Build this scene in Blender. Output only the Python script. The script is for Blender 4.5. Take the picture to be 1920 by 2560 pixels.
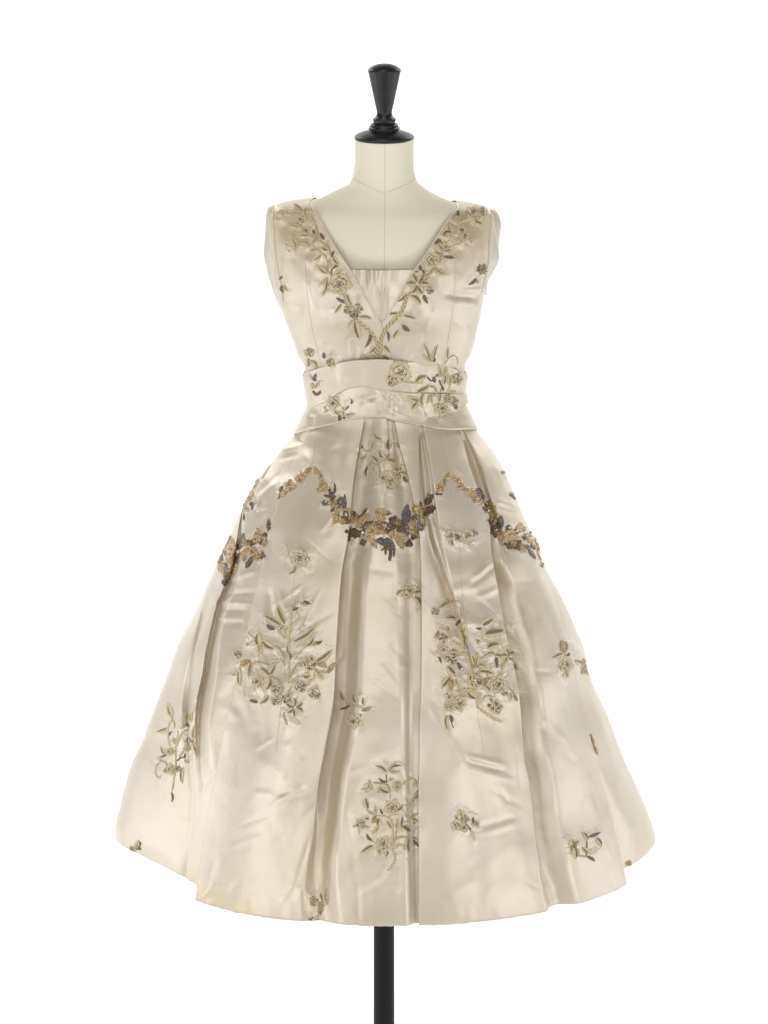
import bpy, math, random
import numpy as np
from mathutils import Vector, noise
from mathutils.bvhtree import BVHTree
random.seed(7); rng = np.random.default_rng(7)
for o in list(bpy.data.objects): bpy.data.objects.remove(o)
SC = bpy.context.scene; COL = SC.collection

# ---------------------------------------------------------------- camera
# S metres per photo pixel on the axis plane of the dress form, DP the camera
# distance in the same unit, HY the photo row of the eye height (above the frame)
S = 0.0007; DP = 9429.0; HY = -1155.0; FLOOR = 2990.0
HC = (FLOOR - HY) * S
cam_d = bpy.data.cameras.new('camera'); cam = bpy.data.objects.new('camera', cam_d); COL.objects.link(cam)
cam.location = (0, -DP * S, HC); cam.rotation_euler = (math.radians(90), 0, 0)
cam_d.sensor_fit = 'HORIZONTAL'; cam_d.sensor_width = 36; cam_d.lens = 36 * DP / 1920
cam_d.shift_y = -(1280 - HY) / 1920; cam_d.clip_end = 200; cam_d.clip_start = 0.1
SC.camera = cam
SC.render.resolution_x = 768; SC.render.resolution_y = 1024
SC.view_settings.view_transform = 'Standard'; SC.view_settings.look = 'None'
SC.view_settings.exposure = 0; SC.view_settings.gamma = 1
SC.render.engine = 'CYCLES'

# ---------------------------------------------------------------- studio light
W = bpy.data.worlds.new('World'); SC.world = W; W.use_nodes = True
W.node_tree.nodes['Background'].inputs[0].default_value = (1.0, 0.98, 0.95, 1)
W.node_tree.nodes['Background'].inputs[1].default_value = 0.08

def area(name, loc, target, sx, sy, power, color=(1, 1, 1)):
    d = bpy.data.lights.new(name, 'AREA'); d.shape = 'RECTANGLE'; d.size = sx; d.size_y = sy
    d.energy = power; d.color = color
    o = bpy.data.objects.new(name, d); COL.objects.link(o); o.location = loc
    v = Vector(target) - Vector(loc); o.rotation_euler = v.to_track_quat('-Z', 'Y').to_euler()
    return o
area('key_softbox', (-2.3, -3.1, 1.2), (0, 0, 1.1), 1.5, 1.7, 43, (.96, 0.96, 1.0))
area('fill_softbox', (2.7, -2.9, 1.15), (0, 0, 1.1), 1.2, 1.6, 37, (.97, 0.965, 1.0))
area('top_softbox', (-0.3, -0.9, 4.3), (0, 0, 2.0), 0.5, 0.4, 17, (1.0, 0.96, 0.9))
area('front_softbox', (0, -3.7, 2.95), (0, 0, .9), 2.4, .6, 43, (.985, 0.975, 1.0))
area('side_softbox_left', (-2.6, -0.15, .8), (0, 0, .72), 1.5, 1.4, 20, (.91, .92, 1.0))
area('side_softbox_right', (2.6, -0.15, .8), (0, 0, .72), 1.5, 1.4, 17, (.91, .92, 1.0))
area('backdrop_lamp_left', (-2.2, 1.7, 3.5), (-1.9, 3.0, 1.6), 1.4, 0.8, 105)
area('backdrop_lamp_right', (2.2, 1.7, 3.5), (1.9, 3.0, 1.6), 1.4, 0.8, 105)

# ---------------------------------------------------------------- helpers
def w3(X, q, d):
    """X right of the axis, q photo row on the axis plane, d towards the camera -> metres"""
    return (X * S, -d * S, HC - (q - HY) * S)
def proj(X, q, d):
    k = (DP - d) / DP
    return 960 + X / k, HY + (q - HY) / k
def unproj(px, py, d):
    k = (DP - d) / DP
    return (px - 960) * k, HY + (py - HY) * k
def tab(pts):
    xs = np.array([p[0] for p in pts], float); ys = np.array([p[1] for p in pts], float)
    # smooth (pchip-like) through dense cubic hermite
    m = np.zeros(len(xs)); dx = np.diff(xs); dy = np.diff(ys) / dx
    for i in range(1, len(xs) - 1):
        m[i] = 0 if dy[i-1] * dy[i] <= 0 else 2 * dy[i-1] * dy[i] / (dy[i-1] + dy[i])
    m[0] = dy[0]; m[-1] = dy[-1]
    def f(x):
        x = np.asarray(x, float); xc = np.clip(x, xs[0], xs[-1])
        i = np.clip(np.searchsorted(xs, xc) - 1, 0, len(xs) - 2)
        h = xs[i+1] - xs[i]; t = (xc - xs[i]) / h
        return ((2*t**3 - 3*t**2 + 1) * ys[i] + (t**3 - 2*t**2 + t) * h * m[i]
                + (-2*t**3 + 3*t**2) * ys[i+1] + (t**3 - t**2) * h * m[i+1])
    return f
def lin(pts):
    xs = [p[0] for p in pts]; ys = [p[1] for p in pts]
    return lambda x: np.interp(x, xs, ys)
def ycurve(pts):            # (px, py) points -> px as a function of py, extended at both ends
    pts = sorted(pts, key=lambda p: p[1]); ys = [p[1] for p in pts]; xs = [p[0] for p in pts]
    f = tab(list(zip(ys, xs)))
    s0 = (xs[1]-xs[0])/(ys[1]-ys[0]); s1 = (xs[-1]-xs[-2])/(ys[-1]-ys[-2])
    return lambda y: f(y) + np.minimum(0, np.asarray(y)-ys[0])*s0 + np.maximum(0, np.asarray(y)-ys[-1])*s1
def sm(x, a, b):
    t = np.clip((np.asarray(x, float) - a) / (b - a), 0, 1); return t*t*(3-2*t)

def mk(name, verts, faces, mats, parent=None, smooth=True, fm=None):
    me = bpy.data.meshes.new(name); off = THING_LOC.get(parent.name if parent else '', (0, 0, 0))
    v = np.asarray(verts, float) - np.asarray(off)
    me.from_pydata(v.tolist(), [], [tuple(map(int, f)) for f in faces])
    for m in (mats if isinstance(mats, (list, tuple)) else [mats]): me.materials.append(m)
    if fm is not None: me.polygons.foreach_set('material_index', np.asarray(fm, dtype=np.int32))
    if smooth: me.polygons.foreach_set('use_smooth', [True] * len(me.polygons))
    me.update()
    o = bpy.data.objects.new(name, me); COL.objects.link(o)
    if parent: o.parent = parent; THING_LOC[o.name] = off
    return o
THING_LOC = {}
def thing(name, label, cat, loc):
    o = bpy.data.objects.new(name, None); COL.objects.link(o); o.location = loc
    o['label'] = label; o['category'] = cat; THING_LOC[o.name] = loc; o.empty_display_size = 0.05
    return o
def grid_faces(nv, nu, closed=False):
    a = np.arange(nv * nu).reshape(nv, nu); n2 = nu if closed else nu - 1
    i0 = a[:-1, :n2]; i1 = np.roll(a, -1, 1)[:-1, :n2] if closed else a[:-1, 1:]
    i2 = np.roll(a, -1, 1)[1:, :n2] if closed else a[1:, 1:]; i3 = a[1:, :n2]
    return np.stack([i0, i3, i2, i1], -1).reshape(-1, 4)
def tube(path, r, n=8, closed=False):
    path = [Vector(p) for p in path]; vs = []; rr = r if hasattr(r, '__len__') else [r]*len(path)
    up = Vector((0.13, -1, 0.21)).normalized()
    for i, p in enumerate(path):
        t = (path[min(i+1, len(path)-1)] - path[max(i-1, 0)]).normalized()
        a = t.cross(up).normalized(); b = a.cross(t)
        for k in range(n):
            an = 2*math.pi*k/n; vs.append(p + (a*math.cos(an) + b*math.sin(an))*rr[i])
    return vs, grid_faces(len(path), n, True)
def lathe(prof, cx, n=64, cap=True):     # prof: (radius, q) in photo pixels
    vs = []
    for r, q in prof:
        for k in range(n):
            a = 2*math.pi*k/n; vs.append(w3(cx + r*math.sin(a), q, r*math.cos(a)))
    return vs, grid_faces(len(prof), n, True)[:, ::-1]

# ---------------------------------------------------------------- materials
def nodes(m): return m.node_tree.nodes, m.node_tree.links
def mat(name, col, rough=0.5, metal=0.0, spec=0.5):
    m = bpy.data.materials.new(name); m.use_nodes = True; b = m.node_tree.nodes['Principled BSDF']
    b.inputs['Base Color'].default_value = (*col, 1); b.inputs['Roughness'].default_value = rough
    b.inputs['Metallic'].default_value = metal; b.inputs['Specular IOR Level'].default_value = spec
    return m
def add_bump(m, scale, strength, dist=0.0006, stretch=(1, 1, 1), detail=3, rough_var=0.0, col_var=0.0):
    N, L = nodes(m); b = N['Principled BSDF']
    tc = N.new('ShaderNodeTexCoord'); mp = N.new('ShaderNodeMapping'); mp.inputs['Scale'].default_value = stretch
    no = N.new('ShaderNodeTexNoise'); no.inputs['Scale'].default_value = scale; no.inputs['Detail'].default_value = detail
    bu = N.new('ShaderNodeBump'); bu.inputs['Strength'].default_value = strength; bu.inputs['Distance'].default_value = dist
    L.new(tc.outputs['Object'], mp.inputs[0]); L.new(mp.outputs[0], no.inputs['Vector'])
    L.new(no.outputs[0], bu.inputs['Height']); L.new(bu.outputs[0], b.inputs['Normal'])
    if col_var:
        c = b.inputs['Base Color'].default_value[:]
        r = N.new('ShaderNodeValToRGB'); r.color_ramp.elements[0].position = .35; r.color_ramp.elements[1].position = .65
        r.color_ramp.elements[0].color = (*[x*(1-col_var) for x in c[:3]], 1)
        r.color_ramp.elements[1].color = (*[min(1, x*(1+col_var)) for x in c[:3]], 1)
        L.new(no.outputs[0], r.inputs[0]); L.new(r.outputs[0], b.inputs['Base Color'])
    return m

def satin(name, col, stains=True, metal=0.0, rough=0.47):
    m = bpy.data.materials.new(name); m.use_nodes = True; N, L = nodes(m); b = N['Principled BSDF']
    b.inputs['Roughness'].default_value = rough; b.inputs['Specular IOR Level'].default_value = 1.0
    b.inputs['IOR'].default_value = 2.0
    b.inputs['Metallic'].default_value = metal
    b.inputs['Sheen Weight'].default_value = 0.45; b.inputs['Sheen Roughness'].default_value = 0.35; b.inputs['Sheen Tint'].default_value = (.95, .95, 1, 1)
    tc = N.new('ShaderNodeTexCoord'); ob = tc.outputs['Object']
    # slow uneven ageing of the silk
    n1 = N.new('ShaderNodeTexNoise'); n1.inputs['Scale'].default_value = 5.5; n1.inputs['Detail'].default_value = 5
    L.new(ob, n1.inputs['Vector'])
    r1 = N.new('ShaderNodeValToRGB'); e = r1.color_ramp.elements
    e[0].position = .36; e[1].position = .66
    e[0].color = (col[0]*.97, col[1]*.955, col[2]*.90, 1); e[1].color = (min(1, col[0]*1.03), min(1, col[1]*1.035), min(1, col[2]*1.09), 1)
    L.new(n1.outputs[0], r1.inputs[0]); cur = r1.outputs[0]
    if stains:      # yellowed patches held in a mesh attribute (worn shoulders, tide mark at the hem)
        at = N.new('ShaderNodeAttribute'); at.attribute_name = 'stain'
        mx = N.new('ShaderNodeMixRGB'); mx.blend_type = 'MULTIPLY'; mx.inputs[2].default_value = (1.0, .94, .74, 1)
        L.new(at.outputs['Fac'], mx.inputs[0]); L.new(cur, mx.inputs[1]); cur = mx.outputs[0]
    # warp and weft: very fine crossing lines
    mp = N.new('ShaderNodeMapping'); mp.inputs['Scale'].default_value = (260, 260, 1500)
    n2 = N.new('ShaderNodeTexNoise'); n2.inputs['Scale'].default_value = 1; n2.inputs['Detail'].default_value = 2
    L.new(ob, mp.inputs[0]); L.new(mp.outputs[0], n2.inputs['Vector'])
    mx2 = N.new('ShaderNodeMixRGB'); mx2.blend_type = 'MULTIPLY'; mx2.inputs[0].default_value = 1
    r2 = N.new('ShaderNodeValToRGB'); r2.color_ramp.elements[0].color = (.955, .95, .94, 1); r2.color_ramp.elements[1].color = (1, 1, 1, 1)
    r2.color_ramp.elements[0].position = .3; r2.color_ramp.elements[1].position = .6
    L.new(n2.outputs[0], r2.inputs[0]); L.new(cur, mx2.inputs[1]); L.new(r2.outputs[0], mx2.inputs[2])
    L.new(mx2.outputs[0], b.inputs['Base Color'])
    # puckers where the embroidery draws the silk in
    pk = N.new('ShaderNodeAttribute'); pk.attribute_name = 'pucker'
    n3 = N.new('ShaderNodeTexNoise'); n3.inputs['Scale'].default_value = 62; n3.inputs['Detail'].default_value = 2.5
    n3.inputs['Distortion'].default_value = .6
    L.new(ob, n3.inputs['Vector'])
    mu = N.new('ShaderNodeMath'); mu.operation = 'MULTIPLY'; ps = N.new('ShaderNodeMath'); ps.operation = 'MULTIPLY'; ps.inputs[1].default_value = .62; L.new(pk.outputs['Fac'], ps.inputs[0])
    L.new(n3.outputs[0], mu.inputs[0]); L.new(ps.outputs[0], mu.inputs[1])
    # soft crush creases everywhere
    n4 = N.new('ShaderNodeTexNoise'); n4.inputs['Scale'].default_value = 17; n4.inputs['Detail'].default_value = 3; n4.inputs['Distortion'].default_value = .8
    L.new(ob, n4.inputs['Vector'])
    mu4 = N.new('ShaderNodeMath'); mu4.operation = 'MULTIPLY'; mu4.inputs[1].default_value = .2; L.new(n4.outputs[0], mu4.inputs[0])
    ad = N.new('ShaderNodeMath'); ad.operation = 'ADD'; L.new(mu.outputs[0], ad.inputs[0]); L.new(mu4.outputs[0], ad.inputs[1])
    bu = N.new('ShaderNodeBump'); bu.inputs['Strength'].default_value = 1; bu.inputs['Distance'].default_value = .0055
    L.new(ad.outputs[0], bu.inputs['Height'])
    bu2 = N.new('ShaderNodeBump'); bu2.inputs['Strength'].default_value = .25; bu2.inputs['Distance'].default_value = .0002
    L.new(n2.outputs[0], bu2.inputs['Height']); L.new(bu.outputs[0], bu2.inputs['Normal'])
    L.new(bu2.outputs[0], b.inputs['Normal'])
    return m

M_SATIN = satin('ivory_satin', (.60, .515, .37), metal=.3)
M_LIN = satin('cream_facing', (.54, .475, .34), False)
M_PIPE = satin('cream_piping', (.58, .51, .37), False)
M_SEAM = mat('seam_thread', (.53, .46, .36), .55)
M_FORM = add_bump(mat('cream_canvas', (.80, .745, .595), .75, 0, .25), 900, .25, .0004, (1, 1, 1), 2)
M_WOOD = add_bump(mat('black_lacquered_wood', (.011, .011, .011), .40, 0, .4), 60, .2, .0006, (1, 1, .2), 4)
M_POLE = mat('black_painted_steel', (.007, .007, .007), .6, 0, .25)
M_BACK = mat('white_paper_backdrop', (.92, .92, .92), .9, 0, .1)
M_CREAM = add_bump(mat('cream_silk_thread', (.54, .445, .25), .5, 0, .4), 700, .6, .0006, (1, 1, 1), 2, col_var=.12)
M_PALE = add_bump(mat('pale_silk_thread', (.58, .50, .36), .45, 0, .4), 700, .6, .0006, (1, 1, 1), 2, col_var=.1)
M_DARK = add_bump(mat('tarnished_metal_thread', (.17, .13, .085), .5, .1, .4), 900, .6, .0006, (1, 1, 1), 2, col_var=.35)
M_MID = add_bump(mat('greyed_metal_thread', (.19, .145, .09), .5, .1, .4), 900, .6, .0006, (1, 1, 1), 2, col_var=.35)
M_OLD = add_bump(mat('old_gold_thread', (.38, .255, .11), .45, .3, .5), 900, .6, .0006, (1, 1, 1), 2, col_var=.25)
M_LAV = add_bump(mat('grey_violet_thread', (.15, .125, .115), .45, .12, .5), 900, .6, .0006, (1, 1, 1), 2, col_var=.3)
M_GROUND = mat('bead_ground', (.30, .20, .085), .6); M_GROUND_D = mat('dark_bead_ground', (.115, .08, .048), .6); M_GROUND_V = mat('grey_bead_ground', (.11, .09, .08), .6)
def bead(name, col, rough=.25, metal=.35): return mat(name, col, rough, metal, .6)
M_GB = bead('gold_bead', (.56, .42, .22)); M_GB2 = bead('pale_gold_bead', (.80, .62, .36))
M_KB = bead('brown_bead', (.14, .095, .052)); M_KB2 = bead('bronze_bead', (.27, .18, .09))
M_VB = bead('grey_violet_bead', (.16, .135, .13)); M_VB2 = bead('lilac_bead', (.27, .24, .235))
M_SB = bead('crystal_bead', (.80, .76, .70), .2, .6)
M_TULLE = bpy.data.materials.new('beige_tulle'); M_TULLE.use_nodes = True
N, L = nodes(M_TULLE); _b = N['Principled BSDF']; _b.inputs['Base Color'].default_value = (.44, .385, .27, 1); _b.inputs['Roughness'].default_value = .8
_a = N.new('ShaderNodeAttribute'); _a.attribute_name = 'weave_cover'
_t = N.new('ShaderNodeBsdfTransparent'); _x = N.new('ShaderNodeMixShader'); _x.inputs[0].default_value = .30
L.new(_a.outputs['Fac'], _x.inputs[0]); L.new(_t.outputs[0], _x.inputs[1]); L.new(_b.outputs[0], _x.inputs[2]); L.new(_x.outputs[0], N['Material Output'].inputs[0])

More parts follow.
